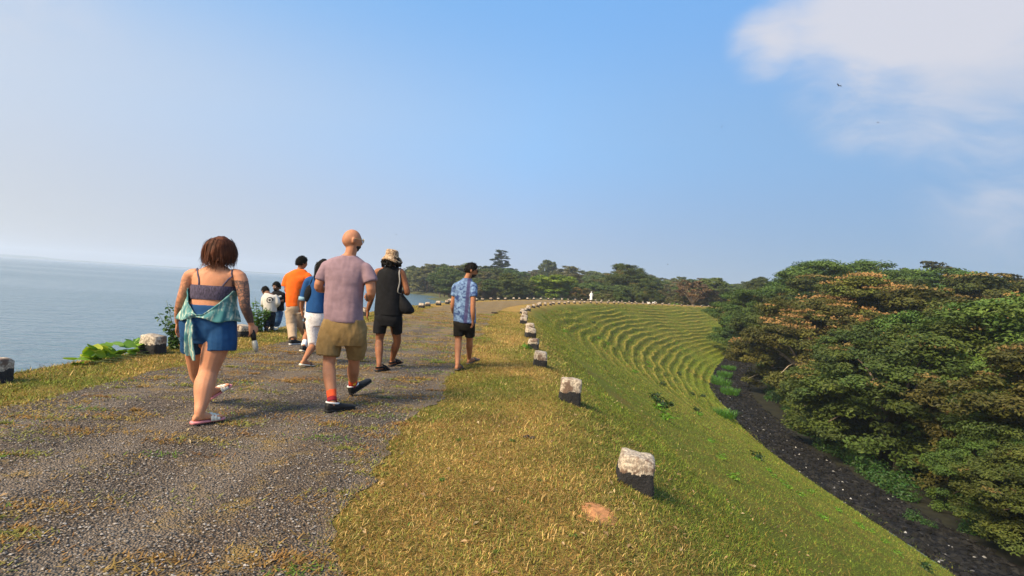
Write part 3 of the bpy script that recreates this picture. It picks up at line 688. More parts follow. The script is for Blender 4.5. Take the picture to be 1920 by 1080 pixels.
for i in range(26):
    px = 668 + 130 * (i + r_.uniform(0, 1)) / 26; Y = r_.uniform(330, 470) + (798 - px) * 1.2
    x = float(at_depth(px, 520, Y)[0])
    Y = max(Y, 300)
    while land_dist(np.array([x]), np.array([Y]))[0] < 4 and Y < 700: Y += 15; x = float(at_depth(px, 520, Y)[0])
    tree_px(r_.choice(['far_a', 'far_d', 'far_b']), px, np.interp(px, [660, 700, 760, 800], [524, 524, 520, 514]) + r_.uniform(-2, 8), Y, 'blue hazy tree on the far lake shore', HZG, wide=1.3)
SHG = 'trees along the near bend of the lake shore'
r_ = np.random.default_rng(17)
shore = LAND[1:13]; seg = np.linalg.norm(np.diff(shore, axis=0), axis=1); cum = np.concatenate([[0], np.cumsum(seg)])
for i, t in enumerate(np.arange(2, min(cum[-1], 260), 5.5)):
    bx, by = np.interp(t, cum, shore[:, 0]), np.interp(t, cum, shore[:, 1])
    for k in range(2):
        x, y = bx + r_.uniform(3, 7) + k * 9, by + r_.uniform(1, 5) + k * 3
        if np.hypot(x - CX, y - CY) < 121 or (3 < x < 18 and y < 126): continue
        key = r_.choice(['bamboo', 'far_d', 'far_a', 'far_b', 'bamboo'])
        hh = r_.uniform(4.5, 7.5) if t < 60 else r_.uniform(7, 11)
        put_tree(key, float(x), float(y), float(land_z(np.array([x]), np.array([y]))[0]) - 0.3, hh, BH[key], 'leafy shore tree at the near bend of the lake', SHG, None, r_.uniform(1.0, 1.4))
# ------------------------------------------------------------------ small plants
def hit(px, py):
    d = pdir(px, py); ts = np.concatenate([np.arange(1.5, 40, 0.03), np.arange(40, 160, 0.15)])
    P = np.array([0, 0, CAM_H]) + ts[:, None] * d; s, dd = to_sd(P[:, 0], P[:, 1]); g = ground_sd(s, dd)
    i = np.argmax(P[:, 2] < g); return P[i] * np.array([1, 1, 0]) + np.array([0, 0, g[i]])
def weed_mesh(name, n, rx, h, leaf, colour, seed, stems=6):
    r_ = np.random.default_rng(seed); d = r_.normal(size=(n, 3)); d[:, 2] = np.abs(d[:, 2]); d /= np.linalg.norm(d, axis=1)[:, None]
    q = r_.uniform(0.35, 1, n); lump = 0.7 + 0.6 * vn3(d[:, 0] * 2 + 5, d[:, 1] * 2 + 5, d[:, 2] * 2, seed)
    C = d * (q * lump)[:, None] * np.array([rx, rx, h]) + np.array([0, 0, 0.02])
    N = d + np.array([0, 0, 0.7]) + r_.normal(size=(n, 3)) * 0.4
    V, Fq = leaf_quads(C, N, leaf * r_.uniform(0.6, 1.3, n), 0.5, 0.25, seed + 1)
    col = np.asarray(colour)[None] * r_.uniform(0.6, 1.35, n)[:, None] * np.stack([1 + 0.25 * r_.normal(size=n).clip(-1, 1), np.ones(n), np.ones(n)], 1)
    return np_mesh(name, V, Fq, M['leaf_plain'], np.repeat(col, 4, 0).clip(0, 1), False)
def tuft_mesh(name, n, r0, h, colour, seed, w=0.02):
    r_ = np.random.default_rng(seed); a = r_.uniform(0, 6.283, n); q = np.sqrt(r_.uniform(0, 1, n)) * r0
    B = np.stack([np.cos(a) * q, np.sin(a) * q, np.full(n, -0.02)], 1); az = a + r_.normal(0, 0.9, n); L = h * r_.uniform(0.5, 1.2, n); ln = r_.uniform(0.15, 0.9, n)
    dirh = np.stack([np.cos(az), np.sin(az), np.zeros(n)], 1); sd_ = np.stack([-np.sin(az), np.cos(az), np.zeros(n)], 1) * w
    mid = B + dirh * (L * 0.35 * ln)[:, None] + np.array([0, 0, 1]) * (L * 0.62)[:, None]; tip = B + dirh * (L * ln)[:, None] + np.array([0, 0, 1]) * (L * (1 - 0.35 * ln))[:, None]
    V = np.stack([B - sd_, B + sd_, mid + sd_ * 0.8, mid - sd_ * 0.8, tip], 1).reshape(-1, 3); k = np.arange(n)[:, None] * 5
    col = np.asarray(colour)[None] * r_.uniform(0.65, 1.35, n)[:, None]
    return np_mesh(name, V, [k + np.array([[0, 1, 2, 3]]), k + np.array([[3, 2, 4]])], M['leaf_plain'], np.repeat(col, 5, 0), False)
W_DK = [weed_mesh('dark_weed', 70, 0.36, 0.34, 0.17, (0.03, 0.06, 0.014), 200 + i) for i in range(2)]
W_BR = [weed_mesh('bright_weed', 60, 0.36, 0.28, 0.14, (0.13, 0.26, 0.02), 210 + i) for i in range(3)]
W_GR = [tuft_mesh('tall_grass', 420, 0.75, 0.6, (0.075, 0.19, 0.02), 220 + i, 0.014) for i in range(2)]
W_BU = [weed_mesh('bush', 420, 0.8, 1.0, 0.17, (0.045, 0.105, 0.02), 230 + i) for i in range(3)]
def put_plant(name, me, px, py, label, cat, group, sc=1.0, pos=None):
    p = hit(px, py) if pos is None else pos; o = link(name, me, None, None, tuple(p)); o.rotation_euler = (0, 0, random.uniform(0, 6.28)); o.scale = (sc, sc, sc * random.uniform(0.85, 1.15))
    return tag(o, label, cat, group)
SW = 'weeds on the dam slope'
for i, (px, py) in enumerate([(1243, 724), (1242, 765), (1306, 772), (1297, 741), (1272, 704), (1113, 607), (1228, 752), (1418, 860), (1733, 1069), (1318, 745)]):
    put_plant('weed', W_DK[i % 2], px, py, 'dark green weed clump on the grassy dam slope', 'plant', SW, 0.9 if px < 1700 else 0.6)
for i, (px, py) in enumerate([(1214, 682), (1276, 654), (1282, 658), (1268, 646), (1139, 647), (1121, 636), (1059, 624), (1220, 690), (1190, 700), (1150, 610), (1285, 590), (1212, 566 + 14), (1330, 700), (1310, 780), (1180, 640), (1236, 770), (1250, 790)]):
    put_plant('weed', W_BR[i % 3], px, py, 'light green weed clump among the terraces of the slope', 'plant', SW, 0.8)
for i, (px, py) in enumerate([(1451, 897), (1440, 885), (1465, 905), (1376, 900), (1333, 830), (1416, 862), (1353, 862), (1571, 960), (1606, 985), (1634, 999), (1683, 1041), (1543, 974), (1500, 930), (1520, 925), (1475, 915), (1615, 992), (1660, 1020)]):
    put_plant('weed', W_BR[i % 3], px, py, 'small light green weed near the foot of the slope', 'plant', SW, 0.42)
for i, ((px, py), sc) in enumerate([((1352, 724), 1.4), ((1358, 782), 1.1), ((1368, 740), 1.2), ((1380, 672), 1.4), ((1366, 694), 1.2), ((1350, 622), 1.6), ((1362, 640), 1.7), ((1340, 714), 1.2), ((1358, 708), 1.2), ((1376, 655), 1.4)]):
    put_plant('grass_clump', W_GR[i % 2], px, py, 'tall bright green grass clump where the slope meets the dark stones', 'grass clump', 'tall grass along the slope foot', sc)
for i, ((px, py), sc) in enumerate([((1562, 850), 1.0), ((1582, 860), 1.15), ((1604, 874), 1.1), ((1628, 890), 1.15), ((1650, 905), 1.1), ((1672, 920), 1.15), ((1696, 936), 1.0), ((1640, 902), 0.8)]):
    put_plant('bush', W_BU[i % 3], px, py, 'green bush in the row along the wood side of the dark stones', 'bush', 'bushes beside the rock strip', sc)
put_plant('bush', W_BU[0], 1487, 805, 'lone small bush at the bend of the rock strip', 'bush', 'bushes beside the rock strip', 0.7)
put_plant('bush', W_BU[1], 1712, 978, 'bush growing in the middle of the dark rock strip', 'bush', 'bushes beside the rock strip', 0.6)
put_plant('bush', W_BU[2], 1742, 990, 'low flat bush beside the one growing on the rock strip', 'bush', 'bushes beside the rock strip', 0.4)
put_plant('bush', W_BU[2], 1822, 1000, 'bush at the lower right between rock strip and wood', 'bush', 'bushes beside the rock strip', 0.75)
for i, (s, d) in enumerate([(38, 21), (44, 22), (52, 22.6), (60, 22), (68, 22.5), (76, 22.5), (84, 22), (92, 20.5), (98, 19), (17, 21), (14, 21), (20, 21.2), (23, 21.4), (41, 22), (48, 23), (56, 23), (64, 23), (72, 23.5), (80, 23), (88, 22), (95, 20.5), (26, 22.5), (31, 22.6), (36, 22.6)]):
    x, y = to_xy(s, d); put_plant('bush', W_BU[i % 3], 0, 0, 'undergrowth bush at the shaded edge of the wood', 'bush', 'undergrowth at the wood edge', 1.3, (float(x), float(y), float(ground_sd(s, d)) - 0.05))
for i, (px, py) in enumerate([(1262, 577), (1270, 578)]):
    put_plant('weed', W_BR[i % 3], px, py, 'light green bush spot on the far crest line', 'plant', SW, 1.6, at_depth(px, py - 3, 108) * np.array([1, 1, 0]))
put_plant('weed', W_BR[1], 1000, 654, 'small weed growing against the fourth guard stone', 'plant', None, 0.4, np.array([0.42, 12.1, 0]))

# big-leaved creeper and two shrubs on the lake edge
def heart_leaf(name, colour):
    t = np.linspace(0, 1, 7); w = 0.5 * np.sin(np.pi * t ** 0.75) * (1 - 0.25 * t); V = [(0, tt, -0.10 * (tt - 0.4) ** 2) for tt in t]
    V += [(-ww, tt - 0.06 * (1 - tt), 0.10 * ww - 0.12 * (tt - 0.4) ** 2) for ww, tt in zip(w, t)] + [(ww, tt - 0.06 * (1 - tt), 0.10 * ww - 0.12 * (tt - 0.4) ** 2) for ww, tt in zip(w, t)]
    Fq = [(i, i + 1, 7 + i + 1, 7 + i) for i in range(6)] + [(i + 1, i, 14 + i, 14 + i + 1) for i in range(6)]
    return np_mesh(name, np.array(V), np.array(Fq), M['leaf_plain'], np.tile(np.array(colour), (21, 1)) * (0.85 + 0.3 * np.random.default_rng(3).uniform(size=(21, 1))))
HL = [heart_leaf('creeper_leaf', c) for c in ((0.20, 0.34, 0.03), (0.32, 0.42, 0.035), (0.12, 0.24, 0.025), (0.46, 0.48, 0.05))]
r_ = np.random.default_rng(77)
p0 = at_ground(200, 678); cr = empty('creeper', (p0[0], p0[1], -0.03)); tag(cr, 'low creeper with broad yellow-green leaves on the lake edge', 'plant')
for i in range(95):
    px = 145 + 130 * r_.uniform() ** 0.9; p = at_ground(px, np.interp(px, [140, 200, 280], [686, 676, 657])) - p0
    k = 1.0 if px < 235 else 0.8
    o = link('leaf', HL[r_.choice([0, 0, 1, 2, 3] if px < 200 else [0, 0, 2])], None, cr, (p[0] + r_.normal(0, 0.05), p[1] + r_.normal(0.05, 0.09), 0.03 + r_.uniform(0.0, 0.20) * k))
    sz = r_.uniform(0.11, 0.20); o.scale = (sz, sz, sz); o.rotation_euler = (r_.normal(0.35, 0.3), r_.normal(0, 0.35), r_.uniform(0, 6.28))
mb = MB()
for i in range(7):
    a = at_ground(150 + 20 * i, np.interp(150 + 20 * i, [140, 200, 280], [688, 678, 660])) - p0
    mb.tube(catmull([a + (0, 0, 0.01), a + (0.12, 0.1, 0.08), a + (0.28, 0.22, 0.05)], 6), np.full(6, 0.006), 5)
M['stem'] = plain('green_stem', (0.12, 0.14, 0.04), 0.7)
link('runner', mb.mesh('runner', M['stem']), None, cr)
def shrub(px, py, width, height, n, leaf, colour, label, seed, lean=(0, 0)):
    r_ = np.random.default_rng(seed); p = at_ground(px, py); e = empty('shrub', (p[0], p[1], -0.12)); tag(e, label, 'shrub')
    mb = MB(); C = []; N = []
    for i in range(9):
        a = r_.uniform(0, 6.283); q = r_.uniform(0.2, 1) * width / 2; hh = height * r_.uniform(0.6, 1.05) * (1.15 - 0.5 * q / width)
        st = catmull([(0, 0, -0.05), (math.cos(a) * q * 0.3, math.sin(a) * q * 0.3, hh * 0.45), (math.cos(a) * q + lean[0], math.sin(a) * q + lean[1], hh)], 10)
        mb.tube(st, np.linspace(0.008, 0.003, 10), 5)
        for j in range(n // 9):
            t = r_.uniform(2.0, 9.0); b_ = st[int(t)]; d = r_.normal(size=3); d[2] *= 0.5; d /= np.linalg.norm(d); C.append(b_ + d * leaf * 0.7); N.append(d * 0.3 + np.array([0, 0, 1.0]) + r_.normal(size=3) * 0.35)
    C, N = np.array(C), np.array(N)
    V, Fq = leaf_quads(C, N, leaf * r_.uniform(0.6, 1.25, len(C)), 0.55, 0.2, seed)
    col = np.asarray(colour)[None] * r_.uniform(0.6, 1.4, len(C))[:, None]
    link('stems', mb.mesh('stems', M['stem']), None, e); link('foliage', np_mesh('foliage', V, Fq, M['leaf_plain'], np.repeat(col, 4, 0), False), None, e)
shrub(326, 656, 0.6, 0.85, 330, 0.095, (0.06, 0.125, 0.025), 'leafy green shrub behind the hand on the lake edge', 301, (-0.1, 0))
shrub(484, 623, 0.75, 0.95, 420, 0.10, (0.075, 0.16, 0.03), 'leafy shrub in front of the man in the pale jacket', 302)

W_RO = [weed_mesh('rosette', 26, 0.07, 0.03, 0.055, (0.11, 0.17, 0.03), 240 + i) for i in range(3)]
for i, (px, py) in enumerate([(905, 760), (1010, 905), (830, 905), (1075, 1010), (930, 1040), (985, 945), (770, 990), (1230, 980), (1340, 1040), (860, 830), (960, 830), (1120, 880), (1290, 1010), (1180, 1060)]):
    put_plant('weed', W_RO[i % 3], px, py, 'small flat leaf rosette in the short verge turf', 'plant', 'leaf rosettes in the verge', random.uniform(0.25, 0.5))
M['dark_clod'] = plain('dark_clod', (0.035, 0.025, 0.018), 0.95, 0.4, 20, 0.8, 60)
for px, py, sz, lb in ((930, 589, 0.22, 'dark clod lying on the road edge beyond the man in tie-dye'), (988, 822, 0.05, 'small dark clod in the verge turf')):
    mb = MB(); rr_ = np.random.default_rng(int(px))
    for k in range(5): mb.ell(rr_.normal(0, sz * 0.35, 3) * np.array([1, 1, 0.15]) + np.array([0, 0, sz * 0.15]), sz * rr_.uniform(0.35, 0.6, 3) * np.array([1, 1, 0.45]), rr_.uniform(0, 3), 10, 6)
    p = hit(px, py); tag(link('clod', mb.mesh('clod', M['dark_clod']), None, None, tuple(p)), lb, 'clod')
# ------------------------------------------------------------------ grass, gravel and rubble that nobody could count
def blades(sr, dr, n, L, w, seed, lean=0.75, keep=None, simple=False):
    r_ = np.random.default_rng(seed); s = r_.uniform(*sr, n); d = r_.uniform(*dr, n)
    den = fbm(s * 2.2, d * 2.2, 400, 3); ok = r_.uniform(size=n) < sst(0.2, 0.5, den) + 0.25
    rl, rr = road_edges(s)
    inn = np.minimum(d - rl, rr - d); ok &= (r_.uniform(size=n) > sst(-0.12, 0.20, inn) * 1.01)
    if keep is not None: ok &= keep(s, d)
    s, d = s[ok], d[ok]; n = len(s); X, Y = to_xy(s, d); Z = ground_sd(s, d)
    B = np.stack([X, Y, Z - 0.004], 1); base = turf_colour(s, d)
    fld = fbm(s * 1.3, d * 1.5, 455, 4) * 0.6 + fbm(s * 0.45, d * 0.5, 456, 3) * 0.55
    dryp = sst(0.38, 0.70, fld) * (0.35 + 0.65 * sst(1.2, -0.4, d)); u_ = r_.uniform(size=n); v_ = r_.uniform(size=n)
    pal = np.array([(0.60, 0.41, 0.16), (0.27, 0.135, 0.042), (0.19, 0.24, 0.034), (0.062, 0.082, 0.014)])
    pd = 0.08 + 0.50 * dryp; sl_ = sst(0.2, 1.6, d); idx = np.where(u_ < pd, np.where(v_ < 0.50 - 0.32 * sl_, 0, 1), np.where(v_ < 0.58, 2, 3)); col = pal[idx]
    col = (col * 0.72 + base * 0.28) * r_.uniform(0.4, 1.5, n)[:, None] * (0.55 + 0.9 * fbm(s * 3.1, d * 3.1, 458, 3))[:, None] * (1 - sl_[:, None] * np.array([0.10, 0.02, 0.25]))
    az = r_.uniform(0, 6.283, n); LL = L * r_.lognormal(-0.08, 0.38, n).clip(0.3, 2.6) * (0.65 + 0.75 * fbm(s * 1.7, d * 1.7, 460, 3)); ln = np.clip(r_.normal(lean, 0.2, n), 0.1, 1.0)
    hd = np.stack([np.cos(az), np.sin(az), np.zeros(n)], 1); side = np.stack([-np.sin(az), np.cos(az), np.zeros(n)], 1) * (w * r_.uniform(0.6, 1.4, n))[:, None] * 0.5
    up = np.array([0, 0, 1.0]); tip = B + hd * (LL * ln)[:, None] + up * (LL * np.sqrt(1 - (ln * 0.94) ** 2))[:, None]
    if simple:
        V = np.stack([B - side, B + side, tip], 1); k = 3
    else:
        mid = B + hd * (LL * 0.4 * ln)[:, None] + up * (LL * 0.62 * np.sqrt(1 - (ln * 0.94) ** 2) + LL * 0.1)[:, None]
        V = np.stack([B - side, B + side, mid + side * 0.8, mid - side * 0.8, tip], 1); k = 5
    return V.reshape(-1, 3), np.repeat(col, k, 0).clip(0, 1), n, k
def grass_object(name, parts, label):
    Vs, Cs, F3, F4, o = [], [], [], [], 0
    for V, c, n, k in parts:
        i = np.arange(n)[:, None] * k + o
        if k == 3: F3.append(i + np.array([[0, 1, 2]]))
        else: F4.append(i + np.array([[0, 1, 2, 3]])); F3.append(i + np.array([[3, 2, 4]]))
        Vs.append(V); Cs.append(c); o += len(V)
    ob = link(name, np_mesh(name, np.concatenate(Vs), [f for f in ((np.concatenate(F4) if F4 else []), np.concatenate(F3)) if len(f)], M['blade'], np.concatenate(Cs), False))
    tag(ob, label, 'grass', kind='stuff')
M['blade'] = attr_mat('grass_blade', 0.7, 0.25, spec=0.2)
SOIL = at_ground(1122, 955)
def inview(s, d):
    x, y = to_xy(s, d); return (x < y * 1.12 + 0.3) & (np.hypot((x - SOIL[0]) * 1.25, y - SOIL[1]) > 0.17 * vn(x * 22, y * 22, 5) + 0.02)
grass_object('verge_grass', [blades((1.2, 5.0), (-2.1, 2.2), 190000, 0.031, 0.0040, 401, 0.96, inview), blades((5.0, 10.0), (-2.1, 2.0), 110000, 0.038, 0.0075, 402, 0.95, None, True), blades((10, 30), (-2.1, 1.5), 60000, 0.05, 0.012, 403, 0.85, None, True)],
             'short dry and green turf on the verge beside the road')
grass_object('slope_grass', [blades((1.5, 16), (2.0, 16), 190000, 0.042, 0.008, 404, 0.93, inview, True), blades((16, 34), (1.3, 16), 90000, 0.06, 0.016, 405, 0.88, None, True), blades((34, 70), (1.0, 16.5), 60000, 0.10, 0.03, 406, 0.75, None, True), blades((70, 124), (0.3, 16), 40000, 0.13, 0.05, 407, 0.7, lambda s, d: d < toe(s), True)],
             'rough turf covering the terraced dam slope')
grass_object('lake_edge_grass', [blades((3.0, 10.0), (-6.7, -4.6), 60000, 0.04, 0.010, 408, 0.9, None, True), blades((10, 30), (-6.6, -4.7), 40000, 0.05, 0.014, 409, 0.85, None, True)],
             'short yellowed turf on the lake edge of the crest')
# dry leaf litter
r_ = np.random.default_rng(61); n = 1500; s = 1.5 + 14 * r_.uniform(size=n) ** 1.5; d = np.where(r_.uniform(size=n) < 0.62, r_.uniform(-1.8, 3.0, n), r_.uniform(-5.2, -1.6, n)); X, Y = to_xy(s, d)
V, Fq = leaf_quads(np.stack([X, Y, ground_sd(s, d) + r_.uniform(0.012, 0.03, n)], 1), np.array([0, 0, 1.0]) + r_.normal(size=(n, 3)) * 0.45, r_.uniform(0.015, 0.05, n), 0.5, 0.2, 62)
col = lerp3((0.30, 0.16, 0.07), (0.50, 0.38, 0.22), r_.uniform(size=n)) * r_.uniform(0.5, 1.2, n)[:, None]
tag(link('leaf_litter', np_mesh('leaf_litter', V, Fq, M['blade'], np.repeat(col, 4, 0), False)), 'dry fallen leaves scattered over verge and road', 'leaf litter', kind='stuff')
# weeds rooted in the road
r_ = np.random.default_rng(31); Vs, Cs, n0 = [], [], 0
for i in range(1200):
    s = 1.8 + 24 * r_.uniform() ** 1.7; d = r_.uniform(-5.0, -1.7) if r_.uniform() < 0.62 else (-1.5 - abs(r_.normal(0, 0.3)) if r_.uniform() < 0.6 else -5.15 + abs(r_.normal(0, 0.3)))
    cl = fbm(s * 0.9, d * 0.9, 431, 3)
    if r_.uniform() > sst(0.34, 0.6, cl) + 0.12: continue
    n = int(r_.uniform(15, 110)); R0 = r_.uniform(0.02, 0.11) * (1 + s / 22); st = np.array([1 + r_.uniform(0, 1.8), 1])
    ss = s + r_.normal(0, R0, n) * 0.6; dd = d + r_.normal(0, R0, n) * st[0]
    X, Y = to_xy(ss, dd); B = np.stack([X, Y, ground_sd(ss, dd, False) + 0.010], 1); az = r_.uniform(0, 6.283, n); LL = r_.uniform(0.015, 0.045, n) * (1 + s / 30); w = 0.004 * (1 + s / 12)
    hd = np.stack([np.cos(az), np.sin(az), np.zeros(n)], 1); sd_ = np.stack([-np.sin(az), np.cos(az), np.zeros(n)], 1) * w; up = r_.uniform(0.15, 0.6, n)[:, None] * LL[:, None] * np.array([0, 0, 1.0])
    Vs.append(np.stack([B - sd_, B + sd_, B + hd * LL[:, None] + up], 1).reshape(-1, 3))
    c = np.array((0.13, 0.21, 0.03)) if r_.uniform() < 0.10 else lerp3((0.27, 0.13, 0.04), (0.34, 0.25, 0.07), r_.uniform(size=1))[0]
    if r_.uniform() < 0.25: c = np.array((0.22, 0.22, 0.045))
    Cs.append(np.repeat(c[None] * r_.uniform(0.6, 1.4, n)[:, None], 3, 0)); n0 += n
tag(link('road_weeds', np_mesh('road_weeds', np.concatenate(Vs), np.arange(3 * n0).reshape(-1, 3), M['blade'], np.concatenate(Cs), False)), 'tiny brown and green weeds rooted in the worn road', 'weeds', kind='stuff')
def pebbles(P, size, col, seed):
    r_ = np.random.default_rng(seed); n = len(P); O = np.array([(1, 0, 0), (-1, 0, 0), (0, 1, 0), (0, -1, 0), (0, 0, 1), (0, 0, -1)], float)
    a = r_.uniform(0, 6.283, n); ca, sa = np.cos(a), np.sin(a); S = size[:, None] * r_.uniform(0.55, 1.3, (n, 3)) * np.array([1, 1, 0.6])
    Q = O[None] * S[:, None, :] + r_.normal(0, 0.12, (n, 6, 3)) * size[:, None, None]
    X = Q[..., 0] * ca[:, None] - Q[..., 1] * sa[:, None]; Y = Q[..., 0] * sa[:, None] + Q[..., 1] * ca[:, None]
    V = np.stack([X, Y, Q[..., 2]], -1) + P[:, None, :]
    f = np.array([(0, 2, 4), (2, 1, 4), (1, 3, 4), (3, 0, 4), (2, 0, 5), (1, 2, 5), (3, 1, 5), (0, 3, 5)])
    return V.reshape(-1, 3), (np.arange(n)[:, None, None] * 6 + f[None]).reshape(-1, 3), np.repeat(col, 6, 0)
M['pebble'] = attr_mat('pebble', 0.85, nscale=60, namp=0.3, spec=0.1)
n = 30000; s = 1.6 + 12.0 * r_.uniform(size=n) ** 2.0; d = r_.uniform(-5.2, -1.55, n); X, Y = to_xy(s, d)
g = np.clip(r_.lognormal(-1.75, 0.8, n), 0.02, 0.34)
V, Fc, c = pebbles(np.stack([X, Y, ground_sd(s, d, False) + 0.0135], 1), r_.uniform(0.0035, 0.0095, n), g[:, None] * np.array([[1.0, 0.9, 0.8]]), 5)
tag(link('road_chippings', np_mesh('road_chippings', V, Fc, M['pebble'], c, False)), 'loose stone chippings on the worn road surface', 'gravel', kind='stuff')
n = 5200; s = r_.uniform(9, 105, n) ** 1.0; e = r_.uniform(-0.15, 4.0, n); d = toe(s) + e; X, Y = to_xy(s, d)
g = np.where(r_.uniform(size=n) < 0.07, r_.uniform(0.10, 0.42, n), r_.uniform(0.005, 0.022, n)); sz = np.where(g > 0.09, r_.uniform(0.02, 0.08, n), r_.uniform(0.06, 0.22, n))
V, Fc, c = pebbles(np.stack([X, Y, ground_sd(s, d) + 0.03], 1), sz, g[:, None] * np.array([[1.0, 0.97, 0.92]]), 6)
tag(link('toe_rubble', np_mesh('toe_rubble', V, Fc, M['pebble'], c, False)), 'dark and pale rubble lying on the rock strip', 'rubble', kind='stuff')
# bare orange soil by the nearest stone
p = at_ground(1122, 955); k = 26; a = np.linspace(0, 2 * np.pi, k, endpoint=False); rings = []
for i, t in enumerate(np.linspace(1, 0.05, 9)):
    rr_ = t * (0.10 + 0.20 * fbm(np.cos(a) * 1.9 + 3, np.sin(a) * 1.9 + 3, 90, 4)) ; x = p[0] + np.cos(a) * rr_ * 0.72 + np.sin(a) * rr_ * 0.35; y = p[1] + np.sin(a) * rr_ * 1.0 - np.cos(a) * rr_ * 0.25
    rings.append(np.stack([x, y, ground(x, y) - 0.004 + 0.014 * (1 - t ** 2) + 0.03 * (fbm(x * 45, y * 45, 92, 4) - 0.5)], 1))
mb = MB(); mb.loft(rings, True); M['soil'] = plain('orange_soil', (0.42, 0.19, 0.075), 0.95, 0.3, 30, 0.8, 80)
tag(link('soil_patch', mb.mesh('soil_patch', M['soil'])), kind='structure')
# ------------------------------------------------------------------ people
def skin_mat(name, c, rough=0.6, tattoo=(0.035, 0.035, 0.04)):
    m, nt, b, out = new_mat(name); v = OBJC(nt); n = NOISE(nt, v, 9, 4.0); n2 = NOISE(nt, v, 55, 3.0)
    c = np.array(c); col = MIX(nt, RAMP(nt, n, ((0.3, 0.0), (0.7, 1.0))), tuple(c * (0.84, 0.80, 0.78)), tuple(np.minimum(c * (1.12, 1.12, 1.12), 1)))
    msk = NN(nt, 'ShaderNodeSeparateColor', {0: NN(nt, 'ShaderNodeAttribute', attribute_name='col').outputs['Color']}).outputs[0]
    ink = NN(nt, 'ShaderNodeTexVoronoi', {'Vector': v, 'Scale': 24.0, 'Randomness': 1.0}, feature='DISTANCE_TO_EDGE').outputs['Distance']
    ink = MATH(nt, 'ADD', MATH(nt, 'MULTIPLY', RAMP(nt, ink, ((0.04, 1.0), (0.16, 0.0))), 0.6), MATH(nt, 'MULTIPLY', RAMP(nt, NOISE(nt, v, 26, 3.0, 0.5, 1.0), ((0.45, 0.0), (0.6, 1.0))), 0.55), clamp=True)
    inkf = MATH(nt, 'MULTIPLY', MATH(nt, 'ADD', MATH(nt, 'MULTIPLY', ink, msk), MATH(nt, 'MULTIPLY', MATH(nt, 'SUBTRACT', msk, 0.8, clamp=True), 4.0), clamp=True), 0.88, clamp=True)
    setc(nt, b.inputs['Base Color'], MIX(nt, inkf, col, tattoo)); b.inputs['Roughness'].default_value = rough; b.inputs['Specular IOR Level'].default_value = 0.25
    b.inputs['Subsurface Weight'].default_value = 0.12; b.inputs['Subsurface Radius'].default_value = (0.02, 0.008, 0.004); b.inputs['Subsurface Scale'].default_value = 0.5
    nt.links.new(BUMP(nt, n2, 0.15, 0.003), b.inputs['Normal'])
    return m
def cloth_mat(name, c, var=0.15, scale=16, rough=0.85, weave=0.35):
    return plain(name, c, rough, var, scale, weave, 240, 0.15)
M['skin_fair'] = skin_mat('skin_fair', (0.52, 0.235, 0.125)); M['skin_pink'] = skin_mat('skin_pink', (0.45, 0.20, 0.105))
M['skin_brown'] = skin_mat('skin_brown', (0.26, 0.105, 0.048)); M['skin_tan'] = skin_mat('skin_tan', (0.36, 0.155, 0.075)); M['skin_dark'] = skin_mat('skin_dark', (0.17, 0.085, 0.05))
M['hair_black'] = plain('hair_black', (0.010, 0.009, 0.008), 0.85, 0.5, 60, 1.0, 160, 0.1, stretch=(1, 1, 0.15))
M['hair_auburn'] = plain('hair_auburn', (0.072, 0.023, 0.010), 0.65, 0.6, 40, 0.6, 140, 0.15, stretch=(1, 1, 0.12))
M['black_cloth'] = cloth_mat('black_cloth', (0.010, 0.010, 0.011), 0.3); M['sole_black'] = plain('black_rubber', (0.012, 0.012, 0.012), 0.6, 0.3)
M['white_cloth'] = cloth_mat('white_cloth', (0.72, 0.70, 0.68), 0.06); M['gold_metal'] = plain('gold_metal', (0.6, 0.45, 0.2), 0.3, 0.1, metal=1.0)
M['dark_glass'] = plain('dark_glass', (0.01, 0.01, 0.012), 0.08, 0.1, spec=0.6)

def remesh(mb, voxel, it=4):
    me = mb.mesh('tmp'); o = bpy.data.objects.new('tmp', me); COL.objects.link(o)
    r = o.modifiers.new('r', 'REMESH'); r.mode = 'VOXEL'; r.voxel_size = voxel; r.use_smooth_shade = True
    if it: s = o.modifiers.new('s', 'SMOOTH'); s.factor = 0.5; s.iterations = it
    dg = bpy.context.evaluated_depsgraph_get(); out = bpy.data.meshes.new_from_object(o.evaluated_get(dg))
    bpy.data.objects.remove(o); bpy.data.meshes.remove(me)
    return out
def get_co(me):
    v = np.empty(len(me.vertices) * 3, np.float32); me.vertices.foreach_get('co', v); return v.reshape(-1, 3).astype(float)
def get_no(me):
    v = np.empty(len(me.vertices) * 3, np.float32); me.vertices.foreach_get('normal', v); return v.reshape(-1, 3).astype(float)
def finish(name, me, m, fig, folds=None, mask=None, V=None):
    """folds: list of (amplitude m, (fx, fy, fz), seed)"""
    co = get_co(me); 
    if folds:
        nrm = get_no(me)
        for amp, f, sd in folds:
            co = co + nrm * (amp * 2 * (fbm3(co[:, 0] * f[0], co[:, 1] * f[1], co[:, 2] * f[2], sd, 3) - 0.5))[:, None]
    if mask is not None:
        at = me.attributes.new('col', 'FLOAT_COLOR', 'POINT'); c4 = np.ones((len(co), 4), np.float32); c4[:, :3] = mask(co)[:, None]; at.data.foreach_set('color', c4.ravel())
    me.vertices.foreach_set('co', (co - fig.base).astype(np.float32).ravel()); me.materials.clear(); me.materials.append(m)
    me.polygons.foreach_set('use_smooth', np.full(len(me.polygons), True)); me.update()
    me.name = name
    return link(name, me, None, fig.root)
